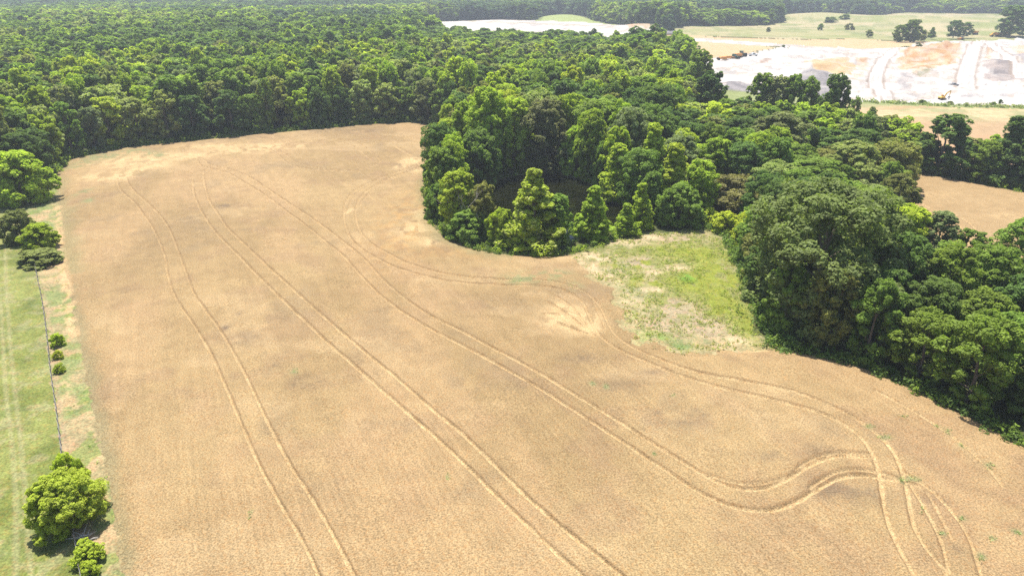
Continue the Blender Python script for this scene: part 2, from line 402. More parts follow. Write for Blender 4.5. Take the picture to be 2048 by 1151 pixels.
CLR = [ # clearing patches: x,y,rx,ry,kind
 (1420,545,80,55,'b'),(1370,500,90,25,'b'),(1440,600,40,40,'b'),(1400,560,50,20,'b'),(1300,560,60,30,'b'),(1480,630,25,50,'b'),(1260,520,60,14,'b'),(1375,551,15,7,'g'),(1270,650,22,20,'g'),(1300,670,30,14,'g'),(1260,615,16,20,'g'),(1350,690,30,8,'d'),(1390,675,40,12,'d'),(1350,655,60,14,'r'),(1340,610,40,20,'r'),(1410,640,40,30,'r'),(1310,640,30,14,'r'),(1300,520,60,12,'r'),(1340,470,60,12,'r'),(1200,510,30,10,'s'),(1220,540,40,10,'s'),(1180,525,20,12,'s'),(1265,550,30,5,'s'),(1350,532,28,5,'s'),(1305,540,16,5,'s'),(1300,575,25,6,'s'),(1470,675,30,9,'s'),(1250,480,50,6,'s'),(1300,468,30,6,'s'),(1260,575,30,10,'o'),(1285,600,40,14,'o'),(1230,530,30,12,'o')]

# ------------------------------------------------------------------ relief
def blob(X, Y, x, y, rx, ry):
    """smooth bump whose footprint is given in photo pixels, 1 at its middle"""
    c = gp(x, y); ex = gp(x + rx, y); e1 = gp(x, y - ry); e2 = gp(x, y + ry)
    sx = abs(ex[0] - c[0]) + 1e-6; sy = 0.5 * abs(e1[1] - e2[1]) + 1e-6
    return np.exp(-(((X - c[0]) / sx) ** 2 + ((Y - c[1]) / sy) ** 2))

REL = [(1660,135,45,12,4.0),(1640,158,32,9,4.0),(1590,165,28,7,2.5),(1860,112,50,12,5.0),(1905,100,30,10,4.0),(1965,110,10,12,5.0),(2000,135,30,8,4.5),(2040,160,30,6,2.0),(1470,170,40,8,2.5),(1810,160,26,12,1.8),(1440,108,30,6,-.6),
       (1130,36,50,6,5.0),(1420,62,110,8,4.0),(1660,38,90,9,8.0),(1890,45,170,12,10.0),(1700,58,100,8,3.0),(1300,58,60,5,7.0),(1800,240,200,20,1.2)]

def base_height(X, Y):
    """the land without the crop"""
    z = np.full(X.shape, GZ)
    for x, y, rx, ry, h in REL:
        z = z + h * blob(X, Y, x, y, rx, ry)
    far = sstep(420, 1500, np.hypot(X, Y))
    z = z + far * (fbm(X / 260.0, Y / 260.0, 5, 3) - .5) * 14
    near = inside(X, Y, PIT)
    r = (fbm(X / 9.0, Y / 9.0, 9, 4) - .5)
    z = z + np.where(near, (fbm(X / 28.0, Y / 16.0, 23, 3) - .5) * 5 + r * 3.4 + (fbm(X / 2.5, Y / 2.5, 19, 2) - .5) * .7, 0)
    return z

# ------------------------------------------------------------------ the ground, cut into its surfaces
def lerp(a, b, t):
    t = np.asarray(t)[..., None]
    return np.asarray(a) * (1 - t) + np.asarray(b) * t

def build_ground():
    dep = []
    for yy in np.arange(-38.5, 1500, 1.9):
        dep.append(PITCH - math.atan((575.5 - yy) / FPX))
    rr = np.array([CAM_H / math.tan(d) for d in dep if d > 0.005])
    rr = rr[rr < 2600]
    rr = np.concatenate([[5600, 4800, 4000, 3400, 2900], rr, np.linspace(rr[-1] * .9, 3, 8)])
    rr = np.sort(rr)
    ph = np.concatenate([np.arange(-46.8, 46.801, .08), np.arange(50, 312, 5)])
    ph = np.radians(ph)
    nr, nph = len(rr), len(ph)
    RR, PH = np.meshgrid(rr, ph, indexing='ij')
    X = (RR * np.sin(PH)).ravel(); Y = (RR * np.cos(PH)).ravel()
    rad = RR.ravel()
    # ragged edges: the layout is read at slightly shifted places
    ja = np.clip(rad / 140, .3, 3.0)
    XJ = X + (fbm(X / 1.1, Y / 1.1, 31, 3) - .5) * 2.0 * ja
    YJ = Y + (fbm(X / 1.1, Y / 1.1, 37, 3) - .5) * 2.0 * ja
    cl_ = (X > 5) & (X < 45) & (Y > 75) & (Y < 130)
    XJ = XJ + np.where(cl_, (fbm(X / 4, Y / 4, 41, 3) - .5) * 6, 0); YJ = YJ + np.where(cl_, (fbm(X / 4, Y / 4, 43, 3) - .5) * 6, 0)
    reg = np.zeros(X.shape, np.int8)      # 0 wood floor
    def put(P, k):
        reg[inside(XJ, YJ, P)] = k
    for P in FARF: put(P, 8)
    put(MEADOW, 8); put(MOUND, 8)
    put(TANLOW, 9); put(TANUP, 9); put(SAND, 6); put(STRAW, 5); put(PIT, 6); put(BANKG, 8)
    put(FIELD2, 4); put(STRIP, 3); put(PAST, 2); put(CLEAR, 3); put(MAIN, 1)
    z = base_height(X, Y)
    # crops stand half a metre over the land
    wheat = (reg == 1) | (reg == 4)
    n_f = fbm(X / .55, Y / .55, 3, 2)
    ramp = sstep(0, 3.2, seg_dist(X, Y, MAIN, True, pad=6)) * sstep(0, 3.2, seg_dist(X, Y, FIELD2, True, pad=6))
    zc = z + np.where(wheat, (.5 + (fbm(X / 5, Y / 5, 2, 3) - .5) * .22) * ramp, 0)
    # wheel lines
    tr = np.zeros(X.shape); edge_shade = np.zeros(X.shape)
    wob = (fbm(X / 1.3, Y / 1.3, 77, 2) - .5)
    for pts, w, d in TR:
        P = smooth(poly(pts), 4)
        ll = np.concatenate([[0], np.cumsum(np.hypot(*np.diff(P, axis=0).T))]); ss = np.linspace(0, ll[-1], max(8, int(ll[-1] / .8)))
        P = np.stack([np.interp(ss, ll, P[:, 0]), np.interp(ss, ll, P[:, 1])], 1)
        for _ in range(32): P[1:-1] = P[1:-1] * .5 + (P[:-2] + P[2:]) * .25
        D = seg_dist(X, Y, P, pad=3.0) + wob * .16
        ww = np.maximum(w * .58, rad * .0015)
        t = 1 - sstep(ww * .55, ww * 1.0, D)
        tr = np.maximum(tr, t * min(d, 1.2))
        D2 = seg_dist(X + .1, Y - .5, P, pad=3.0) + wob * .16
        edge_shade = np.maximum(edge_shade, (1 - sstep(ww * .5, ww * 1.15, D2)) * min(d, 1.0))  # far side of each line, where the standing crop's edge is shaded
    zc = np.where(wheat, zc - tr * .24 * (.6 + .8 * fbm(X / 2.5, Y / 2.5, 88, 2)), zc)
    # pond basin
    inp = inside(X, Y, POND); dp = seg_dist(X, Y, POND, pad=12)
    zc = np.where(inp, zc - np.clip(dp * .5, 0, 1.6) - .12, zc)
    # ---------------- colours (albedo, plus shade painted beside the wheel lines)
    big = fbm(X / 26, Y / 26, 101, 4); md = fbm(X / 6, Y / 6, 103, 4); sm = fbm(X / 1.6, Y / 1.6, 107, 3)
    str_ = fbm((X + Y * .35) / 14, (Y - X * .35) / 60, 111, 3)
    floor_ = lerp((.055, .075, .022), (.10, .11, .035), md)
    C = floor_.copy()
    # wheat
    w0 = lerp((.405, .286, .138), (.345, .240, .114), sstep(.35, .65, big))
    w0 = lerp(w0, (.300, .195, .112), .35 * sstep(.52, .75, md))
    w0 = lerp(w0, (.45, .305, .155), .5 * sstep(.52, .7, str_))
    w0 = lerp(w0, (.255, .190, .115), .30 * sstep(.60, .74, fbm(X / 8, Y / 11, 99, 4)))
    w0 = lerp(w0, (.46, .33, .17), .5 * sstep(.60, .72, fbm(X / 12, Y / 9, 119, 4)))
    rightside = sstep(15, 60, X) * (1 - sstep(60, 110, Y))
    w0 = lerp(w0, (.335, .215, .112), .5 * rightside * sstep(.4, .6, md))
    fl = lerp((.60, .45, .235), (.50, .34, .165), sm)
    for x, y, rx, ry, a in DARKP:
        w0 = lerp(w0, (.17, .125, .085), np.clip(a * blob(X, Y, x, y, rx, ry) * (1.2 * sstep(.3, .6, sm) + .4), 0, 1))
    # ripples of lodged straw by the pond side
    yel = blob(X, Y, 820, 440, 60, 70) + .7 * blob(X, Y, 950, 500, 90, 14)
    w0 = lerp(w0, (.47, .29, .115), np.clip(yel * sstep(.42, .62, sm) * .8, 0, 1))
    w0 = lerp(w0, (.27, .17, .09), np.clip(yel * (1 - sstep(.35, .5, fbm(X / 2.2, Y / 3.5, 131, 3))) * .6, 0, 1))
    for x, y, rx, ry, a in STRAWP:
        w0 = lerp(w0, fl, np.clip(a * 2.2 * blob(X, Y, x, y, rx, ry) * sstep(.32, .52, fbm(X / 1.8, Y / 3.2, 141, 3)), 0, 1))
    w0 = lerp(w0, (.255, .160, .075), np.clip(edge_shade * .62 * (1 - tr * .7) * (.45 + sm), 0, 1))  # shaded edge of standing stalks, painted as a dark orange-brown line
    w0 = lerp(w0, fl, np.clip(tr * (.30 + .5 * (1 - sstep(75, 130, Y))) * (.5 + 1.0 * fbm(X / 3, Y / 6, 89, 2)), 0, 1))
    edge = seg_dist(X, Y, MAIN, True, pad=9)
    eN = (1 - sstep(.5, 5.0, edge + (md - .5) * 6))
    w0 = lerp(w0, (.26, .25, .12), eN * .45 * (Y > 130) * (X < 0))
    w0 = lerp(w0, (.24, .22, .115), (1 - sstep(.2, 2.2, edge + (md - .5) * 3)) * .6 * (X < -20) * (Y < 125))
    for x, y, rx, ry in HERBS:
        w0 = lerp(w0, (.26, .26, .12), np.clip(.7 * blob(X, Y, x, y, rx, ry) * 1.5 * sstep(.35, .55, sm), 0, 1))
    rows = np.sin((X * .90 + Y * .44) * 2 * math.pi / .9 + (md - .5) * 3)
    w0 = w0 * (1 + .05 * rows * .9 * sstep(.48, .62, fbm(X / 14, Y / 14, 95, 2)) * (Y < 95))[:, None]
    strk = fbm((X * .90 + Y * .44) / .8, (Y * .90 - X * .44) / 9, 97, 3)
    w0 = w0 * (1 + (strk - .5) * .16)[:, None]
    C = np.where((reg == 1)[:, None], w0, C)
    w2 = lerp((.43, .305, .155), (.375, .258, .126), md); w2 = lerp(w2, fl, np.clip(blob(X, Y, 2020, 432, 40, 6) + blob(X, Y, 1860, 388, 60, 6) * .6, 0, 1) * sstep(.35, .6, sm))
    w2 = lerp(w2, fl, np.clip(tr * .6, 0, 1)); w2 = lerp(w2, (.27, .165, .08), np.clip(edge_shade * .6 * (1 - tr), 0, 1))  # same painted edge shade along the second field's wheel lines
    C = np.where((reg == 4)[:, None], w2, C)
    # pasture
    g = lerp((.150, .178, .040), (.205, .225, .062), sstep(.35, .65, md)); g = lerp(g, (.29, .27, .14), .5 * sstep(.5, .7, sm)); g = lerp(g, (.12, .155, .045), .6 * sstep(.58, .72, fbm(X / 3.5, Y / 3.5, 151, 3)))
    for pts in ([(8,430),(10,560),(20,700),(38,870),(50,1000),(60,1151)], [(0,600),(5,700),(12,800),(24,900),(30,1000),(28,1151)]):
        D = seg_dist(X, Y, poly(pts), pad=3)
        g = lerp(g, (.32, .30, .15), .42 * (1 - sstep(.1, .45, D + (sm - .5) * .4)))
    C = np.where((reg == 2)[:, None], g, C)
    # weedy strip and clearing
    s = lerp((.30, .25, .125), (.20, .23, .085), sstep(.4, .6, md)); s = lerp(s, (.42, .30, .16), .7 * sstep(.55, .68, fbm(X / 2.5, Y / 2.5, 161, 3))); s = lerp(s, (.16, .22, .05), .7 * sstep(.58, .68, fbm(X / 2, Y / 3, 163, 3)))
    oe = 1 - sstep(.4, 1.3, seg_dist(X, Y, poly([(113, 410), (117, 440), (121, 500), (133, 560), (139, 610), (146, 665)]), pad=5) + (sm - .5) * 1.2)
    oe = oe * .75 * sstep(.35, .55, fbm(X / 1.5, Y / 4, 167, 3)); s = lerp(s, (.50, .345, .175), oe); w0 = lerp(w0, (.50, .345, .175), oe)
    C = np.where((reg == 1)[:, None], w0, C)
    fd = seg_dist(X, Y, poly(FENCE), pad=4); s = lerp(s, (.33, .25, .15), .5 * (1 - sstep(.3, 1.1, fd)))
    c0 = lerp((.235, .225, .095), (.19, .20, .070), sstep(.4, .6, md)); c0 = lerp(c0, (.36, .30, .17), .5 * sstep(.55, .7, sm))
    kc = {'b': (.200, .230, .035), 'g': (.13, .25, .035), 'd': (.12, .20, .055), 'r': (.33, .27, .165), 's': (.44, .36, .21), 'o': (.28, .27, .14)}
    for x, y, rx, ry, k in CLR:
        thr = sstep(.38, .56, fbm(X / 2.4, Y / 2.4, 171 + int(x) % 7, 3) if k != 's' else fbm(X / 2.0, Y / 3.0, 177, 3))
        c0 = lerp(c0, kc[k], np.clip(1.5 * blob(X, Y, x, y, rx, ry) * thr, 0, 1))
    fade = 1 - sstep(.5, 6.5, edge + (fbm(X / 3, Y / 3, 173, 3) - .5) * 9)
    c0 = lerp(c0, lerp((.40, .30, .17), (.46, .365, .205), sstep(.45, .6, sm)), fade * .5)
    C = np.where((reg == 3)[:, None], np.where(inside(XJ, YJ, STRIP)[:, None], s, c0), C)
    # straw field behind the tree belt
    q = lerp((.42, .29, .155), (.36, .245, .135), md)
    pxx, pyy = to_px(X, Y)
    up = 1 - sstep(232, 250, pyy)
    q = lerp(q, lerp((.50, .385, .205), (.30, .29, .135), sstep(.5, .62, fbm(X / 9, Y / 14, 181, 4))), up * .9)
    q = lerp(q, (.45, .25, .14), .5 * sstep(.55, .68, fbm(X / 40, Y / 7, 183, 3)))
    C = np.where((reg == 5)[:, None], q, C)
    # tan fields
    tn = lerp((.50, .36, .20), (.46, .31, .165), md); tn = lerp(tn, (.38, .36, .19), .5 * sstep(.5, .68, fbm(X / 60, Y / 14, 191, 3)))
    C = np.where((reg == 9)[:, None], tn, C)
    # meadow
    me = lerp((.33, .30, .14), (.24, .255, .09), sstep(.38, .62, fbm(X / 50, Y / 30, 201, 4))); me = lerp(me, (.42, .34, .20), .75 * sstep(.48, .6, fbm(X / 90, Y / 40, 203, 4))); me = lerp(me, (.17, .20, .07), .6 * sstep(.56, .66, fbm(X / 22, Y / 16, 205, 4)))
    for Q, cc in ((MOUND, (.24, .28, .09)), (FARF[0], (.30, .45, .10)), (FARF[1], (.30, .45, .10)), (BANKG, (.21, .235, .09))):
        me = np.where(inside(XJ, YJ, Q)[:, None], lerp(cc, np.array(cc) * 1.25, md), me)
    C = np.where((reg == 8)[:, None], me, C)
    # quarry
    ch = lerp((.63, .600, .555), (.55, .50, .44), sstep(.45, .72, fbm(X / 22, Y / 12, 211, 4)))
    ch = lerp(ch, (.56, .46, .36), .5 * sstep(.55, .7, fbm(X / 40, Y / 9, 213, 4)))
    ch = lerp(ch, (.34, .30, .285), .55 * sstep(.58, .68, fbm(X / 16, Y / 6, 215, 4)))
    ch = lerp(ch, (.42, .34, .27), .7 * sstep(.60, .68, fbm(X / 30, Y / 5, 225, 5)))
    rag = fbm(X / 6, Y / 5, 217, 4); rag2 = fbm(X / 14, Y / 4.5, 219, 4)
    def paint(P, c1, c2, k=1.0, ed=2.5):
        nonlocal ch
        Pw = poly(P); m = inside(XJ, YJ, Pw); d = seg_dist(X, Y, Pw, True, pad=30)
        a = np.where(m, sstep(0, ed + 1, d + (rag - .5) * 14 - 1.0 if ed > 1 else d), 0) * k
        ch = lerp(ch, lerp(c1, c2, sstep(.4, .62, rag)), a * (.55 + .45 * sstep(.35, .5, rag2)))
    paint([(1605,124),(1640,119),(1699,118),(1722,128),(1715,145),(1699,154),(1649,151),(1620,140)], (0.562,0.429,0.244), (0.518,0.348,0.178))
    paint([(1700,116),(1746,116),(1740,140),(1726,163),(1695,160),(1715,140)], (0.488,0.296,0.163), (0.562,0.459,0.340))
    paint([(1560,124),(1600,128),(1560,133),(1535,136)], (0.533,0.370,0.207), (0.562,0.459,0.311), .8)
    paint([(1515,122),(1535,118),(1560,117),(1535,124),(1520,128)], (0.311,0.192,0.133), (0.370,0.266,0.207), .9, 1)
    paint([(1440,165),(1500,166),(1560,162),(1590,150),(1640,141),(1668,158),(1690,180),(1720,198),(1600,192),(1430,185)], (0.222,0.207,0.207), (0.326,0.296,0.289))
    paint([(1798,106),(1832,95),(1891,86),(1934,88),(1928,110),(1918,130),(1876,138),(1832,146),(1802,138),(1782,122)], (0.459,0.266,0.126), (0.548,0.414,0.252))
    paint([(1850,103),(1910,92),(1915,100),(1860,118),(1830,122)], (0.385,0.185,0.089), (0.488,0.311,0.163), .9)
    paint([(1832,142),(1870,134),(1873,138),(1840,152),(1828,152)], (0.222,0.215,0.111), (0.311,0.266,0.148), .9, 1)
    paint([(1788,128),(1832,146),(1850,152),(1830,165),(1850,185),(1800,185),(1780,160)], (0.370,0.333,0.318), (0.503,0.444,0.407))
    paint([(1958,92),(1975,90),(1990,108),(1975,125),(1960,120)], (0.429,0.237,0.118), (0.533,0.400,0.266))
    paint([(1960,135),(1978,118),(1997,116),(2010,130),(2100,136),(2100,170),(1990,163),(1965,150)], (0.252,0.222,0.215), (0.407,0.340,0.303))
    paint([(2012,92),(2060,88),(2100,95),(2100,108),(2030,108)], (0.548,0.400,0.266), (0.548,0.488,0.385))
    paint([(2020,108),(2100,110),(2100,128),(2040,128)], (0.296,0.266,0.259), (0.385,0.340,0.326))
    paint([(1890,188),(1950,182),(1975,192),(1930,200),(1880,199)], (0.370,0.333,0.326), (0.518,0.481,0.444), .8)
    paint([(1960,190),(2030,184),(2048,192),(1990,198)], (0.370,0.333,0.326), (0.518,0.481,0.444), .7)
    paint([(1240,50),(1300,56),(1372,58),(1400,64),(1330,66),(1250,60)], (0.459,0.281,0.148), (0.518,0.385,0.252), .9, 4)
    paint([(930,40),(1100,46),(1240,53),(1240,57),(1100,50),(930,44)], (0.488,0.414,0.311), (0.370,0.311,0.222), .8, 4)
    for pts, wpx in (([(1955,77),(1885,84),(1832,92),(1792,102),(1768,118),(1755,142),(1752,165),(1767,189),(1788,203)], 3.6), ([(1962,76),(1950,97),(1938,127),(1932,154),(1935,175)], 4.6), ([(1975,80),(1990,92),(2006,108),(2030,135),(2046,152)], 3.8)):
        D = seg_dist(X, Y, smooth(poly(pts), 5), pad=30)
        ch = lerp(ch, (.34, .265, .21), .85 * (1 - sstep(wpx + .4, wpx + 2.6, D + (rag - .5) * 3)))
        ch = lerp(ch, (.62, .575, .53), .95 * (1 - sstep(wpx - .6, wpx + .4, D)))
        ch = lerp(ch, (.54, .46, .40), .5 * (1 - sstep(.2, .9, np.abs(D - wpx * .45))))
    C = np.where((reg == 6)[:, None], ch, C)
    # pond bed
    C = np.where(inp[:, None], lerp((.04, .034, .016), (.06, .05, .02), md), C)
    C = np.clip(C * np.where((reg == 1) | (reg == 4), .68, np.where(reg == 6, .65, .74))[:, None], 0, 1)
    V = np.stack([X, Y, zc], 1)
    # faces
    I = np.arange(nr * nph).reshape(nr, nph)
    a = I[:-1, :]; b = I[1:, :]
    a2 = np.roll(a, -1, 1); b2 = np.roll(b, -1, 1)
    F = np.stack([a, a2, b2, b], -1).reshape(-1, 4)[:, ::-1]
    fr = reg[F].astype(int)
    # a face belongs to the surface most of its corners lie on
    frg = np.sort(fr, 1)[:, 1]
    names = {0: ('ground', M_GRASS), 1: ('field', M_WHEAT), 2: ('pasture', M_GRASS), 3: ('verge', M_GRASS), 4: ('field', M_WHEAT), 5: ('field', M_SOIL), 6: ('quarry', M_CHALK), 8: ('hill', M_SOIL), 9: ('field', M_SOIL)}
    for k, (nm, mt) in names.items():
        f = F[frg == k]
        if not len(f): continue
        u, inv = np.unique(f, return_inverse=True)
        col = np.concatenate([C[u], np.ones((len(u), 1))], 1)
        me_ = mesh_np(nm, V[u], inv.reshape(-1, 4), (mt,), {'col': ('FLOAT_COLOR', col)}, True)
        tag(link(nm, me_), kind='structure')
    # close the little disc under the camera
    n = nph
    ring = V[:n]
    vv = np.vstack([ring, [[0, 0, ring[:, 2].mean()]]])
    ff = np.stack([np.arange(n), np.full(n, n), np.roll(np.arange(n), -1)], 1)[:, ::-1]
    cc = np.concatenate([np.tile((.37, .24, .125), (n + 1, 1)), np.ones((n + 1, 1))], 1)
    tag(link('field', mesh_np('field', vv, ff, (M_WHEAT,), {'col': ('FLOAT_COLOR', cc)})), kind='structure')

build_ground()

def build_pond():
    m, nt, out = new_mat('pond_water')
    L = nt.links.new
    geo = N(nt, 'ShaderNodeNewGeometry')
    mp = N(nt, 'ShaderNodeMapping'); mp.inputs['Scale'].default_value = (.16, .4, 1); mp.inputs['Rotation'].default_value = (0, 0, .6); L(geo.outputs['Position'], mp.inputs['Vector'])
    n = N(nt, 'ShaderNodeTexNoise'); n.inputs['Scale'].default_value = 1; n.inputs['Detail'].default_value = 6; n.inputs['Distortion'].default_value = 1.5
    L(mp.outputs[0], n.inputs['Vector'])
    rp = N(nt, 'ShaderNodeValToRGB'); e = rp.color_ramp.elements
    e[0].position = .40; e[0].color = (.003, .004, .001, 1); e[1].position = .78; e[1].color = (.014, .015, .004, 1)
    L(n.outputs['Fac'], rp.inputs[0])
    b = N(nt, 'ShaderNodeBsdfPrincipled'); b.inputs['Roughness'].default_value = .06; b.inputs['IOR'].default_value = 1.33; b.inputs['Specular IOR Level'].default_value = .22
    L(rp.outputs[0], b.inputs['Base Color'])
    n2 = N(nt, 'ShaderNodeTexNoise'); n2.inputs['Scale'].default_value = 2.5; L(geo.outputs['Position'], n2.inputs['Vector'])
    bp = N(nt, 'ShaderNodeBump'); bp.inputs['Strength'].default_value = .08; bp.inputs['Distance'].default_value = .05
    L(n2.outputs['Fac'], bp.inputs['Height']); L(bp.outputs[0], b.inputs['Normal']); L(b.outputs[0], out.inputs[0])
    P = POND[:-1] if np.allclose(POND[0], POND[-1]) else POND
    c = P.mean(0)
    Q = c + (P - c) * 1.01
    me = bpy.data.meshes.new('water'); me.from_pydata([(x, y, GZ - .22) for x, y in Q], [], [tuple(range(len(Q)))])
    me.materials.append(m)
    o = tag(link('water', me), kind='structure')
    me.update()
    if me.polygons[0].normal.z < 0: me.flip_normals()
build_pond()

# ------------------------------------------------------------------ trees
def rhombs(rng, C, Nn, size, aspect=.62):
    n = len(C)
    Nn = Nn / (np.linalg.norm(Nn, axis=1, keepdims=True) + 1e-9)
    r = rng.normal(size=(n, 3)); T = np.cross(Nn, r); T /= np.linalg.norm(T, axis=1, keepdims=True) + 1e-9
    B = np.cross(Nn, T)
    s = (size * rng.uniform(.6, 1.35, n))[:, None]
    tip = Nn * s * rng.uniform(-.25, .1, (n, 1))
    V = np.stack([C - T * s, C + B * s * aspect + tip, C + T * s, C - B * s * aspect + tip], 1).reshape(-1, 3)
    F = np.arange(4 * n).reshape(n, 4)
    return V, F

def envelope(kind, t):
    if kind == 'cone':
        return np.clip((1 - t) ** .75 * np.clip(t * 7 + .35, 0, 1) * 1.05, .05, 1)
    if kind == 'tall':
        return np.clip(np.sqrt(np.clip(1 - ((t - .48) / .58) ** 2, 0, 1)) ** .8, .12, 1) * .98
    if kind == 'flat':
        return np.clip(np.sqrt(np.clip(1 - ((t - .72) / .80) ** 2, 0, 1)), .1, 1)
    if kind == 'bush':
        return np.sqrt(np.clip(1 - ((t - .28) / .76) ** 2, 0, 1))
    return np.where(t > .52, np.sqrt(np.clip(1 - ((t - .52) / .52) ** 2, 0, 1)), 1 - .22 * ((.52 - t) / .52) ** 2)      # round

def crown_arrays(seed, kind, H, Rr, zb, lobes, clumps, leaves, leaf, pale=0.0, lobe_r=.27, droop=0.0):
    rng = np.random.default_rng(seed)
    t = (np.arange(lobes) + rng.uniform(0, 1, lobes)) / lobes
    t = t ** (.95 if kind != 'cone' else 1.25)
    ang = np.arange(lobes) * 2.39996 + rng.uniform(-.5, .5, lobes)
    env = envelope(kind, t)
    lr = Rr * lobe_r * rng.uniform(.55, 1.45, lobes)
    if kind == 'cone': lr *= (.55 + .6 * (1 - t))
    if kind == 'tall': lr *= .85
    rr = np.maximum(env * Rr - lr * .75, 0) * rng.uniform(.55, 1.18, lobes)
    zc = zb + t * (H - zb)
    zc = np.minimum(zc, H - lr * .55)
    LC = np.stack([rr * np.cos(ang), rr * np.sin(ang), zc], 1)
    cz = zb + (H - zb) * .4
    sq = {'tall': np.array([.95, .95, 1.2]), 'cone': np.array([1.0, 1.0, .8]), 'flat': np.array([1.25, 1.25, .45])}.get(kind, np.array([1, 1, .95]))
    # clumps
    K = lobes * clumps
    li = np.repeat(np.arange(lobes), clumps)
    d = rng.normal(size=(K, 3)); d[:, 2] += .25
    out = LC[li] - np.array([0, 0, cz]); out /= np.linalg.norm(out, axis=1, keepdims=True) + 1e-6
    d = d / np.linalg.norm(d, axis=1, keepdims=True) + out * .55
    d /= np.linalg.norm(d, axis=1, keepdims=True)
    CC = LC[li] + d * sq * lr[li][:, None] * rng.uniform(.72, 1.06, (K, 1))
    cr = lr[li] * rng.uniform(.26, .48, K)
    cv = rng.uniform(0, 1, K)
    # leaves
    ki = np.repeat(np.arange(K), leaves)
    n = len(ki)
    e = rng.normal(size=(n, 3)); e[:, 2] += .35
    e /= np.linalg.norm(e, axis=1, keepdims=True)
    e = e + d[ki] * .45; e /= np.linalg.norm(e, axis=1, keepdims=True)
    csq = {'tall': np.array([.95, .95, 1.15]), 'flat': np.array([1.2, 1.2, .5])}.get(kind, np.array([1.1, 1.1, .95]))
    P = CC[ki] + e * csq * cr[ki][:, None] * rng.uniform(.75, 1.1, (n, 1))
    P[:, 2] -= droop * rng.uniform(0, 1, n)
    Nn = e * .7 + rng.normal(size=(n, 3)) * .42 + np.array([0, 0, .65])
    V, F = rhombs(rng, P, Nn, leaf)
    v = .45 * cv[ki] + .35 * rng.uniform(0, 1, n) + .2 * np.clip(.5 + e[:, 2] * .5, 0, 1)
    p = np.zeros(n)
    if pale > 0:
        p = np.where((rng.uniform(0, 1, n) < pale) & (e[:, 2] > -.1), rng.uniform(.35, .9, n), 0)
    # inner foliage that closes the crown
    m = max(30, lobes * 26)
    lj = rng.integers(0, lobes, m)
    e2 = rng.normal(size=(m, 3)); e2 /= np.linalg.norm(e2, axis=1, keepdims=True)
    P2 = LC[lj] * np.array([.9, .9, 1]) + e2 * sq * lr[lj][:, None] * .6
    V2, F2 = rhombs(rng, P2, e2, leaf * 2.0)
    V = np.vstack([V, V2]); F = np.vstack([F, F2 + 4 * n])
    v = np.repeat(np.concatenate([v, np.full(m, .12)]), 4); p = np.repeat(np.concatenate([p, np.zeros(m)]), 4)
    V[:, 2] = np.maximum(V[:, 2], .05)
    return V, F, v, p, LC, lr

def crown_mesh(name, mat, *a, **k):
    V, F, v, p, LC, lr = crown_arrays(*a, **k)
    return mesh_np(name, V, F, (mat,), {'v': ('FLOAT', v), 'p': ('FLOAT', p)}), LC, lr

def trunk_mesh(H, r, LC, seed, limbs=6, mat=None, bury=.8):
    rnd = random.Random(seed)
    mb = MB()
    top = H * .78
    pts = [(0, 0, -bury), (0, 0, .15), (rnd.uniform(-.15, .15), rnd.uniform(-.15, .15), H * .3), (rnd.uniform(-.3, .3), rnd.uniform(-.3, .3), H * .55), (rnd.uniform(-.3, .3), rnd.uniform(-.3, .3), top)]
    mb.tube(pts, [r * 1.35, r * 1.1, r * .8, r * .5, r * .15], 8)
    order = list(range(len(LC))); rnd.shuffle(order)
    for i in order[:limbs]:
        e = Vector(LC[i]); z0 = max(H * .15, e.z * .55)
        s = Vector((0, 0, z0)); mid = s.lerp(e, .5) + Vector((0, 0, -.05 * H * rnd.random()))
        mb.tube([s, mid, e], [r * .42, r * .26, r * .08], 5, False)
    me = bpy.data.meshes.new('trunk'); me.from_pydata(mb.v, [], mb.f); me.materials.append(mat or M_BARK); me.update()
    return me

# prototypes: nominal crown radius and height, scaled per tree
PROTO = {}
def proto(key, kind, H, Rr, zb, n, spec, pale=0.0, lobe_r=.27):
    L_ = []
    for i in range(n):
        me, LC, lr = crown_mesh('crown', M_LEAF, hash_(key) + i * 7, kind, H, Rr, zb, *spec, pale=pale, lobe_r=lobe_r)
        L_.append((me, trunk_mesh(H, .032 * Rr + .011 * H, LC, i), H, Rr))
    PROTO[key] = L_
def hash_(s): return sum(ord(c) * (i + 3) for i, c in enumerate(s))
NEAR = (36, 12, 50, .26)
MID = (28, 8, 22, .48)
proto('round_n', 'round', 18, 6, 1.5, 4, NEAR)
proto('tall_n', 'tall', 20, 4.8, .8, 4, (48, 10, 44, .26), lobe_r=.40)
proto('cone_n', 'cone', 16, 4.2, .4, 3, (46, 10, 44, .24), lobe_r=.38)
proto('flat_n', 'flat', 9, 7, 2.5, 1, (26, 13, 42, .26))
proto('bush_n', 'bush', 4, 2.6, .05, 3, (26, 10, 34, .16), lobe_r=.30)
proto('ball_n', 'bush', 8, 4.3, .1, 4, (50, 11, 44, .22), lobe_r=.25)
proto('round_m', 'round', 18, 6, 1.0, 6, MID)
proto('tall_m', 'tall', 20, 4.8, .8, 5, (34, 8, 20, .48), lobe_r=.40)
proto('cone_m', 'cone', 16, 4.2, .6, 2, (34, 8, 20, .45), lobe_r=.38)
proto('bush_m', 'bush', 4, 2.6, .05, 3, (10, 7, 16, .30), lobe_r=.36)

TINT = {  # leaf albedo
 'bright green': (.290, .375, .026), 'yellow green': (.370, .430, .030), 'mid green': (.170, .245, .029), 'dark green': (.106, .168, .028),
 'olive green': (.205, .220, .050), 'grey green': (.205, .240, .080), 'pale green': (.275, .315, .075), 'brownish green': (.185, .185, .058)}

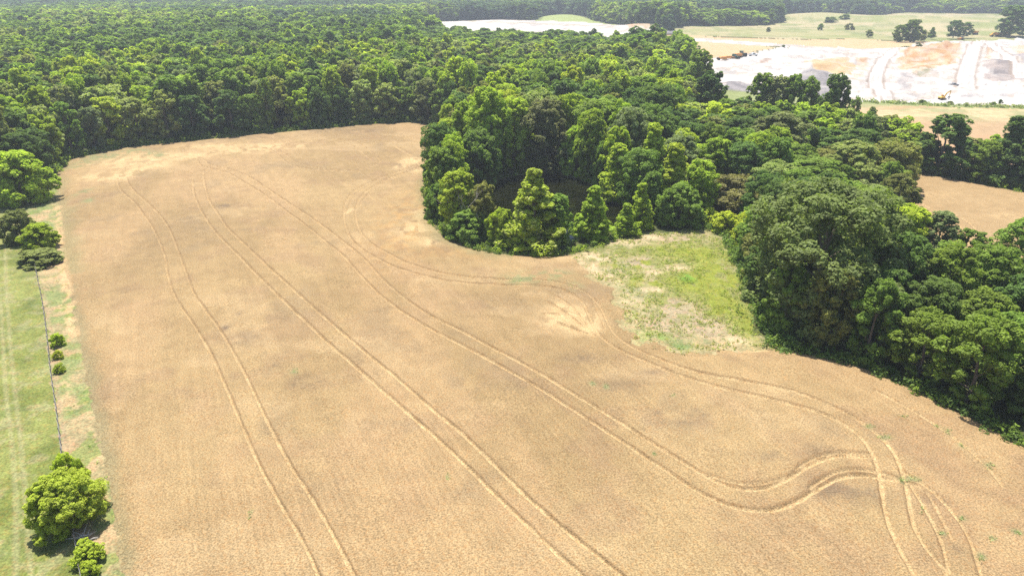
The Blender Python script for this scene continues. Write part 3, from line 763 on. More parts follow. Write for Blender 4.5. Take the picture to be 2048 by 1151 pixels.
rng_t = random.Random(5)
TREES = []      # (X, Y, R, H)
def put_tree(X, Y, Rr, H, kind, tint, name='broadleaf_tree', label=None, group=None, cat='tree', z=None, mesh=None, rz=None, dist=None):
    d = dist or math.hypot(X, Y)
    key = kind + ('_n' if d < 250 and (kind + '_n') in PROTO else '_m')
    if key not in PROTO: key = kind + '_n'
    me, tm, h0, r0 = mesh or rng_t.choice(PROTO[key])
    z = GZ if z is None else z
    o = empty(name, (X, Y, z), rng_t.uniform(0, 6.28) if rz is None else rz)
    sx = Rr / r0; sz = H / h0
    tc = TINT[tint] if isinstance(tint, str) else tint
    k = rng_t.uniform(.88, 1.14); kr = rng_t.uniform(.93, 1.08)
    for nm, m_ in (('crown', me), ('trunk', tm)):
        c = link(nm, m_, o)
        c.scale = (sx, sx, sz)
        if nm == 'crown': c.color = (tc[0] * k * kr, tc[1] * k, tc[2] * k / kr, 1)
    tag(o, label, cat, group)
    TREES.append((X, Y, Rr, H))
    return o

def px_tree(x, y, ytop, w, kind, tint, label, name='broadleaf_tree', group=None, cat='tree', mesh=None, rz=None):
    X, Y = gp(x, y, GZ)
    Rr = .5 * w * depth(X, Y, 4) / FPX
    if mesh is None:        # the given foot is the front of the crown; the stem stands behind it
        q = 1 + .6 * Rr / math.hypot(X, Y); X *= q; Y *= q
    H = max(1.2, height_for(Y, ytop) - GZ)
    Rr = .5 * w * depth(X, Y, H * .5) / FPX
    return put_tree(X, Y, Rr, H, kind, tint, name, label, group, cat, mesh=mesh, rz=rz)

# --- trees and shrubs that stand out one by one
def hero(seed, kind, H, Rr, zb, spec, **k):
    me, LC, lr = crown_mesh('crown', M_LEAF, seed, kind, H, Rr, zb, *spec, **k)
    return (me, trunk_mesh(H, .035 * Rr + .011 * H, LC, seed, 9), H, Rr)

BIG = hero(11, 'round', 22, 13, .8, (64, 15, 50, .30), lobe_r=.20)
px_tree(1622, 625, 392, 322, 'round', (.150, .195, .054), 'huge rounded dark oak tree overhanging the green clearing', mesh=BIG, rz=.4)
FLOWER = hero(23, 'cone', 17, 5.2, .3, (46, 13, 46, .23), pale=.30, lobe_r=.27)
px_tree(1066, 490, 340, 138, 'cone', 'bright green', 'tall cone-shaped tree speckled with cream tufts at the pond front', mesh=FLOWER, rz=1.0)
DOME = hero(37, 'bush', 7.5, 4.3, .6, (90, 12, 42, .135), lobe_r=.19)
px_tree(142, 1046, 958, 140, 'bush', (.290, .360, .036), 'lone dome-shaped bright green tree on the fence line near the bottom', mesh=DOME, rz=2.0)
HEROES = [
 # left fence line
 (140,962,912,42,'bush','yellow green','small upright leafy bush just behind the lone dome-shaped tree','bush'),
 (168,975,925,30,'bush','bright green','small low bush at the right shoulder of the dome-shaped tree','bush'),
 (182,1130,1092,56,'bush','yellow green','low spreading bush in front of the lone dome-shaped tree','bush'),
 (185,1150,1130,40,'bush','bright green','lowest small bush on the fence line at the bottom edge','bush'),
 (118,694,670,26,'bush','yellow green','first and largest of three small strip bushes beside the wheat','bush'),
 (118,718,703,19,'bush','yellow green','middle one of three small strip bushes beside the wheat','bush'),
 (121,746,732,21,'bush','bright green','nearest of three small strip bushes beside the wheat','bush'),
 (52,410,312,118,'ball','bright green','large bright rounded tree at the pasture corner','tree'),
 (6,400,325,60,'ball','bright green','bright tree cut by the left picture edge beside the pasture','tree'),
 (48,488,425,66,'ball','olive green','dark olive bush at the top of the fence line','bush'),
 (86,500,452,62,'ball','bright green','round bright bush next to the dark olive one on the fence line','bush'),
 (88,532,502,78,'ball','olive green','low wide olive shrub ending the fence line bush group','bush'),
 # ring of the pond
 (885,345,283,62,'ball','mid green','rounded tree at the upper left tip of the pond grove','tree'),
 (955,372,268,92,'ball','mid green','broad bushy tree on the upper left bank of the pond','tree'),
 (886,395,305,74,'ball','bright green','bright bushy tree on the left rim of the pond grove','tree'),
 (878,440,372,56,'ball','mid green','short tree on the lowest left rim of the pond grove','tree'),
 (920,468,348,78,'tall','bright green','tall tree with grey twigs on the left pond bank','tree'),
 (968,476,372,56,'tall','olive green','thin olive tree on the pond bank left of the cream-tufted tree','tree'),
 (940,484,425,84,'ball','mid green','dense low tree at the front left of the pond grove','tree'),
 (1003,492,422,58,'ball','bright green','bright small tree against the left side of the cream-tufted tree','tree'),
 (1114,492,396,62,'tall','mid green','green tree against the right side of the cream-tufted tree','tree'),
 (1185,482,375,78,'cone','bright green','bright cone-shaped tree alone on the front pond bank','tree'),
 (1250,474,408,54,'cone','bright green','small pointed tree where the pond meets the clearing','tree'),
 (1278,462,368,60,'cone','bright green','slender pointed tree behind the small pointed one by the clearing','tree'),
 (1300,442,350,50,'tall','mid green','narrow tree between the pond corner and the clearing','tree'),
 (975,352,186,86,'tall','bright green','tall bright tree on the far left bank of the pond','tree'),
 (1028,345,205,74,'tall','yellow green','tall yellowish tree behind the far bank of the pond','tree'),
 (1088,350,204,104,'round','brownish green','brownish rounded tree over the middle of the far pond bank','tree'),
 (1150,352,262,66,'ball','bright green','short bright tree on the far right pond bank','tree'),
 (1180,362,228,66,'tall','bright green','tall bright tree on the far right pond bank','tree'),
 (1232,405,288,84,'cone','bright green','pointed bright tree overhanging the right end of the pond','tree'),
 (1205,372,290,50,'ball','mid green','small rounded tree dipping to the right pond bank','tree'),
 (1255,375,222,84,'round','grey green','grey-green rounded tree above the right end of the pond','tree'),
 (1298,398,250,90,'cone','yellow green','tallest bright pointed tree right of the pond','tree'),
 (1340,425,290,96,'cone','yellow green','bright feathery pointed tree above the clearing corner','tree'),
 (1352,457,375,88,'ball','mid green','bushy tree at the top left corner of the clearing','tree'),
 (1395,410,322,70,'round','grey green','greyish tree between the feathery tree and the flat-topped one','tree'),
 (1465,440,362,150,'flat','brownish green','low flat-topped spreading tree with brown-tinged crown','tree'),
 (1412,452,420,50,'bush','yellow green','small bright shrub at the top edge of the clearing','shrub'),
 (1450,466,428,60,'bush','yellow green','wide bright shrub below the flat-topped tree','shrub'),
 (1490,488,432,64,'bush','yellow green','bright shrub tucked against the huge oak','shrub'),
 # middle wood
 (1512,262,152,58,'tall','mid green','tall tree standing before the white quarry, leftmost of the tall clump','tree'),
 (1547,265,160,54,'tall','grey green','tall greyish tree second in the clump before the quarry','tree'),
 (1574,268,157,46,'tall','mid green','tall narrow tree third in the clump before the quarry','tree'),
 (1604,270,164,48,'tall','mid green','tall narrow tree fourth in the clump before the quarry','tree'),
 (1655,285,158,58,'tall','dark green','tall dark knotty tree at the right end of the quarry clump','tree'),
 (1432,262,186,40,'round','mid green','narrow tree left of the brown gap in the wood','tree'),
 (1392,215,108,56,'tall','mid green','tall tree at the corner of the wood nearest the parked machines','tree'),
 (1410,262,150,64,'tall','dark green','dark tall tree left above the brown gap in the wood','tree'),
 (1540,352,232,128,'round','grey green','big greyish rounded tree in the middle of the right wood','tree'),
 (1472,340,240,92,'round','dark green','dark rounded tree left of the big greyish tree','tree'),
 (1476,400,292,90,'round','dark green','dark tree below left of the big greyish tree','tree'),
 (1682,305,222,54,'tall','pale green','pale tufted tree right of the tall dark knotty tree','tree'),
 (1728,300,216,44,'cone','grey green','grey pointed tree in front of the straw strip','tree'),
 (1706,235,203,26,'bush','mid green','leaning bush at the quarry bank edge','bush'),
 (1768,395,286,104,'round','olive green','olive rounded tree at the left corner of the second field','tree'),
 (1806,380,290,46,'tall','pale green','pale tufted tree beside the second field corner','tree'),
 (1580,385,292,90,'round','mid green','mid green rounded tree below the big greyish tree','tree'),
 (1650,372,300,100,'round','olive green','olive rounded tree above the huge oak','tree'),
 (1620,420,322,150,'round','mid green','broad fresh green tree rising just behind the huge oak','tree'),
 (1712,440,368,90,'round','grey green','silvery tree behind the right shoulder of the huge oak','tree'),
 (1800,512,416,84,'round','yellow green','yellowish tree right of the huge oak at the second field','tree'),
 (1866,520,430,66,'tall','grey green','thin greyish tree with bare limbs against the second field','tree'),
 # belt on the right
 (1778,650,478,110,'round','dark green','dark tree touching the right side of the huge oak','tree'),
 (1870,668,500,110,'round','mid green','bushy tree second to the right of the huge oak','tree'),
 (1840,722,570,120,'round','dark green','dark front tree of the belt right of the huge oak','tree'),
 (1935,740,588,130,'round','mid green','broad front tree in the belt above the curved wheel lines','tree'),
 (1960,640,500,110,'round','mid green','tall tree inside the belt below the second field','tree'),
 (2022,560,445,100,'round','mid green','rounded tree at the right picture edge below the second field','tree'),
 (2036,700,540,120,'round','dark green','dark tree at the right picture edge in the belt','tree'),
 (2000,790,640,120,'round','mid green','front tree of the belt near the right picture edge','tree'),
 (2062,850,728,130,'round','dark green','lowest front tree of the belt at the right picture edge','tree'),
 # row behind the second field
 (1872,352,236,92,'tall','dark green','dark spiky tree in the row behind the second field, seen left','tree'),
 (1915,360,290,60,'round','dark green','short dark tree between two taller ones behind the second field','tree'),
 (2002,372,236,104,'cone','dark green','tall dark pointed tree in the row behind the second field','tree'),
 (1955,366,285,70,'round','mid green','rounded tree left of the tall dark pointed one behind the second field','tree'),
 (2046,380,285,70,'round','dark green','dark tree at the right picture edge behind the second field','tree'),
 (1800,335,262,60,'round','olive green','olive tree at the left start of the row behind the second field','tree'),
 (1835,342,275,50,'round','mid green','small tree near the left start of the row behind the second field','tree'),
 # far open land
 (2018,73,14,62,'round','dark green','big spreading tree over the quarry entrance at the right edge','tree'),
 (1796,84,52,24,'tall','mid green','left slim tree of the clump on the quarry rim','tree'),
 (1820,84,42,36,'tall','mid green','tallest tree of the clump on the quarry rim','tree'),
 (1862,76,55,17,'cone','mid green','small lone tree between the two clumps above the quarry','tree'),
 (1842,82,62,24,'bush','olive green','low bush at the foot of the quarry rim clump','bush'),
 (1906,75,42,30,'round','dark green','left round tree of the pair above the quarry road','tree'),
 (1928,73,46,28,'round','mid green','right round tree of the pair above the quarry road','tree'),
 (1742,38,22,15,'round','dark green','small lone tree on the crest of the far meadow','tree'),
 (1536,66,57,10,'round','dark green','small dark bush alone on the near meadow swell','bush'),
 (1640,62,50,12,'bush','mid green','small bush on the right part of the meadow','bush'),
 (1698,62,50,18,'bush','olive green','bush beside another in the middle of the meadow','bush'),
 (1737,74,61,15,'bush','olive green','lone olive bush at the lower meadow edge','bush'),
 (1660,48,38,34,'bush','mid green','wide shrub belt patch high on the meadow','shrub'),
 (1688,46,37,24,'bush','mid green','shrub right of the wide patch high on the meadow','shrub'),
 (1566,97,92,8,'bush','dark green','tiny bush on the white road edge near the machines','bush'),
 (1834,108,101,14,'bush','olive green','low bush beside the haul road above the orange slope','bush'),
 (1810,106,102,18,'bush','olive green','low scrub patch at the bend of the haul road','bush'),
 (2000,208,200,9,'bush','dark green','dark small bush on the bank below the quarry floor','bush'),
 (1985,210,204,14,'bush','mid green','pale small bush left of the dark one on the quarry bank','bush'),
 (1845,207,200,16,'bush','mid green','small bush on the bank left of the excavator','bush'),
 (1900,209,203,14,'bush','olive green','small bush on the bank right below the excavator','bush'),
]
for x, y, yt, w, kind, tint, lab, cat in HEROES:
    nm = {'tree': 'broadleaf_tree', 'bush': 'bush', 'shrub': 'shrub'}[cat]
    z = None
    o = px_tree(x, y, yt, w, kind, tint, lab, nm, None, cat)
    X, Y = o.location.x, o.location.y
    zz = float(base_height(np.array([X]), np.array([Y]))[0])
    if zz > GZ + .3:      # on raised land: keep the top where it is
        o.location.z = zz

# --- the wood, tree by tree where it is near
def in_open(X, Y):
    m = np.zeros(X.shape, bool)
    for P in OPEN: m |= inside(X, Y, P)
    return m

def open_dist(X, Y):
    D = np.full(X.shape, 1e9)
    for P in OPEN + [POND]:
        D = np.minimum(D, seg_dist(X, Y, P, True))
    return D

def ordw(n):
    base = ['zeroth','first','second','third','fourth','fifth','sixth','seventh','eighth','ninth','tenth','eleventh','twelfth','thirteenth','fourteenth','fifteenth','sixteenth','seventeenth','eighteenth','nineteenth']
    tens = {2:'twenty',3:'thirty',4:'forty',5:'fifty',6:'sixty',7:'seventy',8:'eighty',9:'ninety'}
    if n < 20: return base[n]
    if n % 10 == 0: return tens[n // 10][:-1] + 'ieth'
    return tens[n // 10] + '-' + base[n % 10]

def species(X, Y, u, v, w):
    """patches of one kind of tree, as in a real wood"""
    n = float(fbm(np.array([X / 38.0]), np.array([Y / 38.0]), 301, 2)[0]) * .62 + u * .38
    if n < .36: return 'round', 'dark green'
    if n < .43: return 'round', 'olive green' if v < .5 else 'mid green'
    if n < .50: return ('tall' if v < .2 else 'round'), 'mid green'
    if n < .56: return ('tall' if w < .5 else 'round'), 'bright green' if v < .6 else 'mid green'
    if n < .63: return ('tall' if v < .3 else 'round'), 'bright green' if w < .6 else 'yellow green'
    if n < .68: return 'round', 'pale green'
    if n < .72: return 'round', 'grey green'
    return 'round', 'brownish green' if v < .25 else 'pale green'

rg = np.random.default_rng(77)
NN = 60000
th = rg.uniform(R(-46), R(46), NN); ra = np.sqrt(rg.uniform(60 ** 2, 460 ** 2, NN))
cx_, cy_ = ra * np.sin(th), ra * np.cos(th)
ok = ~in_open(cx_, cy_) & ~inside(cx_, cy_, POND)
cx_, cy_ = cx_[ok], cy_[ok]
od = open_dist(cx_, cy_)
ok = od > 3.2
cx_, cy_, od = cx_[ok], cy_[ok], od[ok]
# those close to an edge first, so that edges are closed by a row of trees
order = np.argsort(np.where(od < 5.5, 0, 1) + rg.uniform(0, .5, len(od)))
grid = {}
def near_ok(x, y, r):
    gx, gy = int(x // 8), int(y // 8)
    for i in range(gx - 3, gx + 4):
        for j in range(gy - 3, gy + 4):
            for (a, b, s) in grid.get((i, j), ()):
                if (a - x) ** 2 + (b - y) ** 2 < ((s + r) * .64) ** 2: return False
    return True
for (a, b, s, h) in TREES:
    grid.setdefault((int(a // 8), int(b // 8)), []).append((a, b, min(s * 1.1, 11)))
FILL = []
for i in order:
    x, y, d = float(cx_[i]), float(cy_[i]), float(od[i])
    u, v, w = rg.uniform(0, 1, 3)
    kind, tint = species(x, y, u, v, w)
    qx, qy = to_px(x, y)
    if qx > 1480 and qy > 420: kind, tint = 'round', ('dark green', 'mid green', 'olive green', 'mid green')[int(v * 3.99)]
    Rr = {'round': 6.3, 'tall': 4.9}[kind] * (.78 + .5 * v)
    Rr *= .82 if d < 5.5 else 1.12
    if 950 < qx < 1262 and 432 < qy < 502: continue
    if not near_ok(x, y, Rr): continue
    H = 17 + 5.5 * w + (2 if kind == 'tall' else 0)
    if d < 5.5: H *= .8
    px, py = to_px(x, y)
    if px > 1790 and py < 620 and py > 420: H = 5.5 + 2.5 * u; Rr *= .6
    elif px > 1480 and py > 430: H = 9.5 + 4 * u; Rr *= .8
    elif px > 1340: H *= .70
    if px < 60 and py > 240: H *= 1.0
    if -40 < x < 200 and y > 330 and px > 820: H *= .85
    grid.setdefault((int(x // 8), int(y // 8)), []).append((x, y, Rr))
    FILL.append((x, y, d, Rr, H, kind, tint))
# the ones that show largest become things of their own
def shown(f):
    x, y, d, Rr, H, k, t = f
    px, py = to_px(x, y, H)
    pen = 1.0 if -60 < px < 2108 else .2
    return pen * H / depth(x, y) * (1.25 if d < 10 else 1)
FILL.sort(key=shown, reverse=True)
n_tree = sum(1 for o in COL.objects if o.get('category') == 'tree')
N_IND = 298 - n_tree
IND, REST = FILL[:N_IND], FILL[N_IND:]
def zone(x, y):
    px, py = to_px(x, y)
    if px > 1480 and py > 420: return 'right', 'belt right of the huge oak', 'trees of the belt right of the huge oak'
    if px > 1780: return 'row', 'row behind the second field', 'trees of the row behind the second field'
    if px > 1330: return 'mid', 'wood below the white quarry', 'trees of the wood below the white quarry'
    if px > 860 and py > 240: return 'pond', 'wood around the pond', 'trees of the wood around the pond'
    if px < 130 and py > 260: return 'corner', 'wood above the pasture', 'trees of the wood above the pasture'
    return 'far', 'wood behind the wheat', 'trees of the wood behind the wheat'
MAINB = MAIN
bins = {}
for f in IND:
    x, y = f[0], f[1]
    zk, zt, zg = zone(x, y)
    rank = int(f[2] // 7.5) if f[2] > 5.5 else 0
    bins.setdefault((zk, rank, zt, zg), []).append(f)
for (zk, rank, zt, zg), L_ in bins.items():
    L_.sort(key=lambda f: to_px(f[0], f[1])[0])
    for i, (x, y, d, Rr, H, kind, tint) in enumerate(L_):
        rk = 'edge rank' if rank == 0 else ordw(rank + 1) + ' rank'
        lab = f"{tint} {'rounded' if kind == 'round' else 'upright'} tree, {ordw(i + 1)} from left, {rk} of {zt}"
        lab = lab.replace('mid green', 'green')
        put_tree(x, y, Rr, H, kind, tint, label=lab, group=zg)

# ------------------------------------------------------------------ the rest of the wood: one mass
lib = bpy.data.collections.new('crown_library')
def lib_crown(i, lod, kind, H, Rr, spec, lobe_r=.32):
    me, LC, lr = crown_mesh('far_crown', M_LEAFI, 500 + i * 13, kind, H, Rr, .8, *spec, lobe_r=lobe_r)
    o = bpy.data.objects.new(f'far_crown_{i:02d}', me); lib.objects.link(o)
K_ = 0
LODK = []
for lod, spec in ((0, MID), (1, (15, 6, 15, .95)), (2, (10, 4, 9, 1.7))):
    for j, (kind, H, Rr) in enumerate((('round', 18, 6), ('tall', 20, 4.8), ('round', 18, 6), ('round', 17, 6.5), ('cone', 18, 4.8))):
        lib_crown(K_, lod, kind, H, Rr, spec, .27 if lod == 0 else .36); LODK.append((lod, kind, K_, H, Rr)); K_ += 1
def pick(d, kind, u):
    lod = 0 if d < 330 else (1 if d < 800 else 2)
    c = [k for k in LODK if k[0] == lod and k[1] == kind]
    return c[int(u * len(c)) % len(c)]
PT, IX, SC, RO, TI = [], [], [], [], []
def far_tree(x, y, z, Rr, H, kind, tint, u):
    d = math.hypot(x, y)
    lod, k, idx, h0, r0 = pick(d, kind, u)
    PT.append((x, y, z)); IX.append(idx); SC.append((Rr / r0, Rr / r0, H / h0)); RO.append((0, 0, u * 61.0))
    b = .85 + .35 * ((u * 7.3) % 1); TI.append((tint[0] * b, tint[1] * b, tint[2] * b, 1))
for (x, y, d, Rr, H, kind, tint) in REST:
    far_tree(x, y, GZ, Rr, H, kind, TINT[tint], random.Random(int(x * 100 + y)).random())
# jittered grid beyond
def far_band(r0, r1, step, seed):
    r = np.random.default_rng(seed)
    gx = np.arange(-r1, r1, step); gy = np.arange(0, r1, step)
    X, Y = np.meshgrid(gx, gy); X = X.ravel(); Y = Y.ravel()
    X = X + r.uniform(-.45, .45, len(X)) * step; Y = Y + r.uniform(-.45, .45, len(Y)) * step
    D = np.hypot(X, Y); A = np.abs(np.arctan2(X, Y))
    m = (D >= r0) & (D < r1) & (A < R(41.5)); X, Y = X[m], Y[m]
    m = ~in_open(X, Y); X, Y = X[m], Y[m]
    # keep crowns clear of open land
    d = np.full(X.shape, 1e9)
    for P in OPEN[4:]: d = np.minimum(d, seg_dist(X, Y, P, True, pad=14))
    m = d > 5; X, Y = X[m], Y[m]
    Z = base_height(X, Y)
    U = r.uniform(0, 1, (len(X), 4))
    n = fbm(X / 120, Y / 120, 301, 3) * .6 + U[:, 0] * .4
    n2 = fbm(X / 420, Y / 200, 401, 3)
    px, py = to_px(X, Y)
    D = np.hypot(X, Y); young = (px > 1380) & (D < 1600)
    for i in range(len(X)):
        if n2[i] < .40: kind, t = ('round' if U[i, 1] < .6 else 'cone'), ((.085, .140, .060) if U[i, 1] < .7 else (.15, .21, .07))
        elif n[i] < .42: kind, t = 'round', TINT['dark green']
        elif n[i] < .52: kind, t = 'round', TINT['mid green']
        elif n[i] < .60: kind, t = 'round', TINT['bright green'] if U[i, 3] < .4 else TINT['mid green']
        elif n[i] < .68: kind, t = 'round', TINT['bright green']
        else: kind, t = 'round', TINT['pale green']
        H = 15.5 + 8.5 * U[i, 2]; Rr = step * .98 * (.62 + .75 * U[i, 3])
        if young[i] and n2[i] > .4: H *= .7; t = TINT['mid green'] if U[i, 1] < .6 else TINT['bright green']
        if 840 < px[i] < 1260 and 88 < py[i] < 150: H *= .72
        if kind == 'cone': Rr *= .85
        far_tree(float(X[i]), float(Y[i]), float(Z[i]), float(Rr), float(H), kind, t, float(U[i, 1] * .999))
far_band(460, 900, 9.0, 1)
far_band(900, 1500, 10.5, 2)
far_band(1500, 2550, 13, 3)
print('far trees', len(PT), 'fill', len(FILL), 'individual', len(IND))

def build_forest():
    n = len(PT)
    me = bpy.data.meshes.new('forest')
    me.vertices.add(n); me.vertices.foreach_set('co', np.array(PT, np.float32).ravel())
    for nm, ty, key, arr in (('idx', 'INT', 'value', np.array(IX, np.int32)), ('scl', 'FLOAT_VECTOR', 'vector', np.array(SC, np.float32)),
                             ('rot', 'FLOAT_VECTOR', 'vector', np.array(RO, np.float32)), ('tint', 'FLOAT_COLOR', 'color', np.array(TI, np.float32))):
        a = me.attributes.new(nm, ty, 'POINT'); a.data.foreach_set(key, arr.ravel())
    me.update()
    o = link('forest', me)
    tag(o, kind='stuff', label='far deciduous woodland reaching to the horizon behind the field and the quarry', cat='forest')
    ng = bpy.data.node_groups.new('forest', 'GeometryNodeTree')
    ng.interface.new_socket('Geometry', in_out='INPUT', socket_type='NodeSocketGeometry')
    ng.interface.new_socket('Geometry', in_out='OUTPUT', socket_type='NodeSocketGeometry')
    gi = ng.nodes.new('NodeGroupInput'); go = ng.nodes.new('NodeGroupOutput')
    ci = ng.nodes.new('GeometryNodeCollectionInfo'); ci.inputs['Collection'].default_value = lib
    ci.inputs['Separate Children'].default_value = True; ci.inputs['Reset Children'].default_value = True
    ip = ng.nodes.new('GeometryNodeInstanceOnPoints'); ip.inputs['Pick Instance'].default_value = True
    def na(name, t):
        x = ng.nodes.new('GeometryNodeInputNamedAttribute'); x.data_type = t; x.inputs['Name'].default_value = name
        return [s for s in x.outputs if s.enabled and s.name == 'Attribute'][0]
    L = ng.links.new
    L(gi.outputs[0], ip.inputs['Points']); L(ci.outputs[0], ip.inputs['Instance'])
    L(na('idx', 'INT'), ip.inputs['Instance Index']); L(na('scl', 'FLOAT_VECTOR'), ip.inputs['Scale'])
    e2r = ng.nodes.new('FunctionNodeEulerToRotation'); L(na('rot', 'FLOAT_VECTOR'), e2r.inputs[0]); L(e2r.outputs[0], ip.inputs['Rotation'])
    L(ip.outputs[0], go.inputs[0])
    md = o.modifiers.new('scatter', 'NODES'); md.node_group = ng
build_forest()

# ------------------------------------------------------------------ undergrowth, weeds, grass
def low_plants(name, label, cat, pts, size, hgt, tints, per, leaf, seed, z0=GZ):
    """many small leafy tufts in one object"""
    r = np.random.default_rng(seed)
    pts = np.asarray(pts); n = len(pts)
    s = size * r.uniform(.5, 1.3, n); h = hgt * r.uniform(.5, 1.3, n)
    ki = np.repeat(np.arange(n), per); m = len(ki)
    e = r.normal(size=(m, 3)); e[:, 2] = np.abs(e[:, 2]); e /= np.linalg.norm(e, axis=1, keepdims=True)
    rad = r.uniform(.4, 1, m) ** .5
    P = np.stack([pts[ki, 0] + e[:, 0] * s[ki] * rad, pts[ki, 1] + e[:, 1] * s[ki] * rad, z0 + e[:, 2] * h[ki] * rad], 1)
    Nn = e + r.normal(size=(m, 3)) * .5 + np.array([0, 0, .3])
    V, F = rhombs(r, P, Nn, leaf)
    ti = np.asarray(tints)[r.integers(0, len(tints), n)] * r.uniform(.85, 1.15, (n, 1))
    tt = np.repeat(np.concatenate([ti[ki], np.ones((m, 1))], 1), 4, 0)
    v = np.repeat(r.uniform(.1, .9, m), 4)
    o = link(name, mesh_np(name, V, F, (M_LEAFV,), {'v': ('FLOAT', v), 'tint': ('FLOAT_COLOR', tt)}))
    tag(o, label, cat, kind='stuff')
    return o

def along(P, step, spread, seed, off=0.0):
    r = np.random.default_rng(seed); P = np.asarray(P, float); out = []
    for a, b in zip(P[:-1], P[1:]):
        L_ = np.hypot(*(b - a)); k = max(1, int(L_ / step)); nrm = np.array([-(b - a)[1], (b - a)[0]]) / (L_ + 1e-9)
        for t in r.uniform(0, 1, k): out.append(a + (b - a) * t + nrm * (off + r.normal() * spread))
    return np.array(out)

far_edge = poly([(112,345),(135,316),(250,292),(400,277),(520,265),(640,255),(740,245),(830,242),(860,247),(915,265)])
pond_edge = poly([(915,265),(900,285),(872,310),(855,350),(852,400),(862,440),(893,472),(945,493),(1000,504),(1080,508),(1140,505),(1190,489),(1240,470),(1290,458)])
right_edge = poly([(1400,447),(1445,470),(1478,540),(1500,600),(1515,650),(1550,694),(1640,705),(1700,722),(1760,745),(1830,775),(1900,810),(1960,840),(2010,870),(2060,892),(2200,960)])
f2_edge = poly([(1800,415),(1812,352),(1835,343),(1900,353),(1980,368),(2048,381),(2200,410)])
GREENS = [TINT['bright green'], TINT['mid green'], TINT['dark green'], TINT['mid green']]
u1 = np.vstack([along(far_edge, .5, 1.0, 1, .8), along(f2_edge, .8, 1.0, 4, .8)])
low_plants('undergrowth', 'tangled green undergrowth along the foot of the wood behind the wheat', 'undergrowth', u1, 1.5, 2.3, GREENS, 34, .30, 1)
u2 = np.vstack([along(pond_edge, .45, .8, 2, .8), along(POND, .8, .5, 5, .5)])
low_plants('undergrowth', 'green undergrowth ringing the pond beneath its trees', 'undergrowth', u2, .9, 1.2, GREENS, 34, .2, 2)
u3 = along(right_edge, .3, 1.1, 3, 1.2)
low_plants('undergrowth', 'shaded green undergrowth at the foot of the right tree belt', 'undergrowth', u3, 1.1, 1.6, [TINT['dark green'], TINT['mid green'], TINT['dark green']], 36, .22, 3)

def scatter_in(P, n, seed, fn=None):
    r = np.random.default_rng(seed); lo = P.min(0); hi = P.max(0)
    X = r.uniform(lo[0], hi[0], n); Y = r.uniform(max(lo[1], 40), hi[1], n)
    m = inside(X, Y, P)
    if fn is not None: m &= fn(X, Y) > r.uniform(0, 1, n)
    return np.stack([X[m], Y[m]], 1)
cl = scatter_in(CLEAR, 9000, 11, lambda X, Y: sstep(.38, .6, fbm(X / 3, Y / 3, 171, 3)) * .9 + .1)
low_plants('grass', 'tufts of yellow-green grass covering the clearing', 'grass', cl, .38, .48, [(.31, .36, .045), (.28, .32, .06), (.22, .29, .05), (.36, .34, .13)], 7, .11, 21)
cw = scatter_in(STRIP, 4200, 12, lambda X, Y: sstep(.4, .6, fbm(X / 2.2, Y / 3, 163, 3)) * .9 + .1)
low_plants('weeds', 'mixed weeds and dry grass tufts between the fence and the wheat', 'weeds', cw, .35, .45, [(.32, .38, .10), (.44, .40, .2), (.22, .30, .07), (.50, .40, .22)], 9, .10, 22)
hb = []
rr_ = np.random.default_rng(5)
for x, y, rx, ry in HERBS:
    if y < 480: continue
    for _ in range(5):
        hb.append(gp(x + rr_.normal() * rx * .5, y + rr_.normal() * ry * .5))
low_plants('weeds', 'small green weeds scattered in the ripe wheat', 'weeds', np.array(hb), .3, .25, [(.26, .32, .11), (.32, .36, .16)], 9, .09, 23, z0=-.1)
qb = along(poly([(1690,201),(1780,204),(1900,210),(2048,213),(2200,218)]), .5, 2.2, 31)
low_plants('shrubbery', 'low green scrub along the bank below the quarry floor', 'scrub', qb, 1.3, 1.3, [(.24, .28, .09), (.28, .30, .12), (.18, .24, .07)], 14, .4, 24, z0=-.4)

# ------------------------------------------------------------------ dead trees
def snag(x, y, ytop, label, seed, spread=.35):
    X, Y = gp(x, y, GZ); H = height_for(Y, ytop) - GZ
    rnd = random.Random(seed); mb = MB()
    def br(p, d, L_, r, lv):
        pts = [p]; q = p.copy(); dd = d.copy()
        for i in range(3):
            dd = (dd + Vector((rnd.uniform(-.25, .25), rnd.uniform(-.25, .25), rnd.uniform(-.05, .15)))).normalized(); q = q + dd * L_ / 3; pts.append(q.copy())
        mb.tube(pts, [r, r * .8, r * .55, r * .25], 5)
        if lv:
            for i in range(4): 
                s = pts[rnd.randint(1, 3)]; a = rnd.uniform(0, 6.28)
                br(s, (dd + Vector((math.cos(a), math.sin(a), .2)) * .8).normalized(), L_ * rnd.uniform(.4, .6), r * .5, lv - 1)
    br(Vector((0, 0, 0)), Vector((0, 0, 1)), H * .62, .13, 3)
    o = mb.build('dead_tree', M_DEAD, None, (X, Y, GZ - .1))
    tag(o, label, 'dead tree')
snag(1690, 400, 318, 'bare grey dead tree poking out above the huge oak', 1)
snag(1574, 262, 178, 'bare pale dead stem within the clump before the quarry', 2)
snag(905, 452, 372, 'grey leafless tree on the left rim of the pond grove', 3)
snag(948, 470, 366, 'grey leafless tree left of the dark pond water', 4)
snag(1912, 352, 262, 'grey bare tree in the row behind the second field', 6)
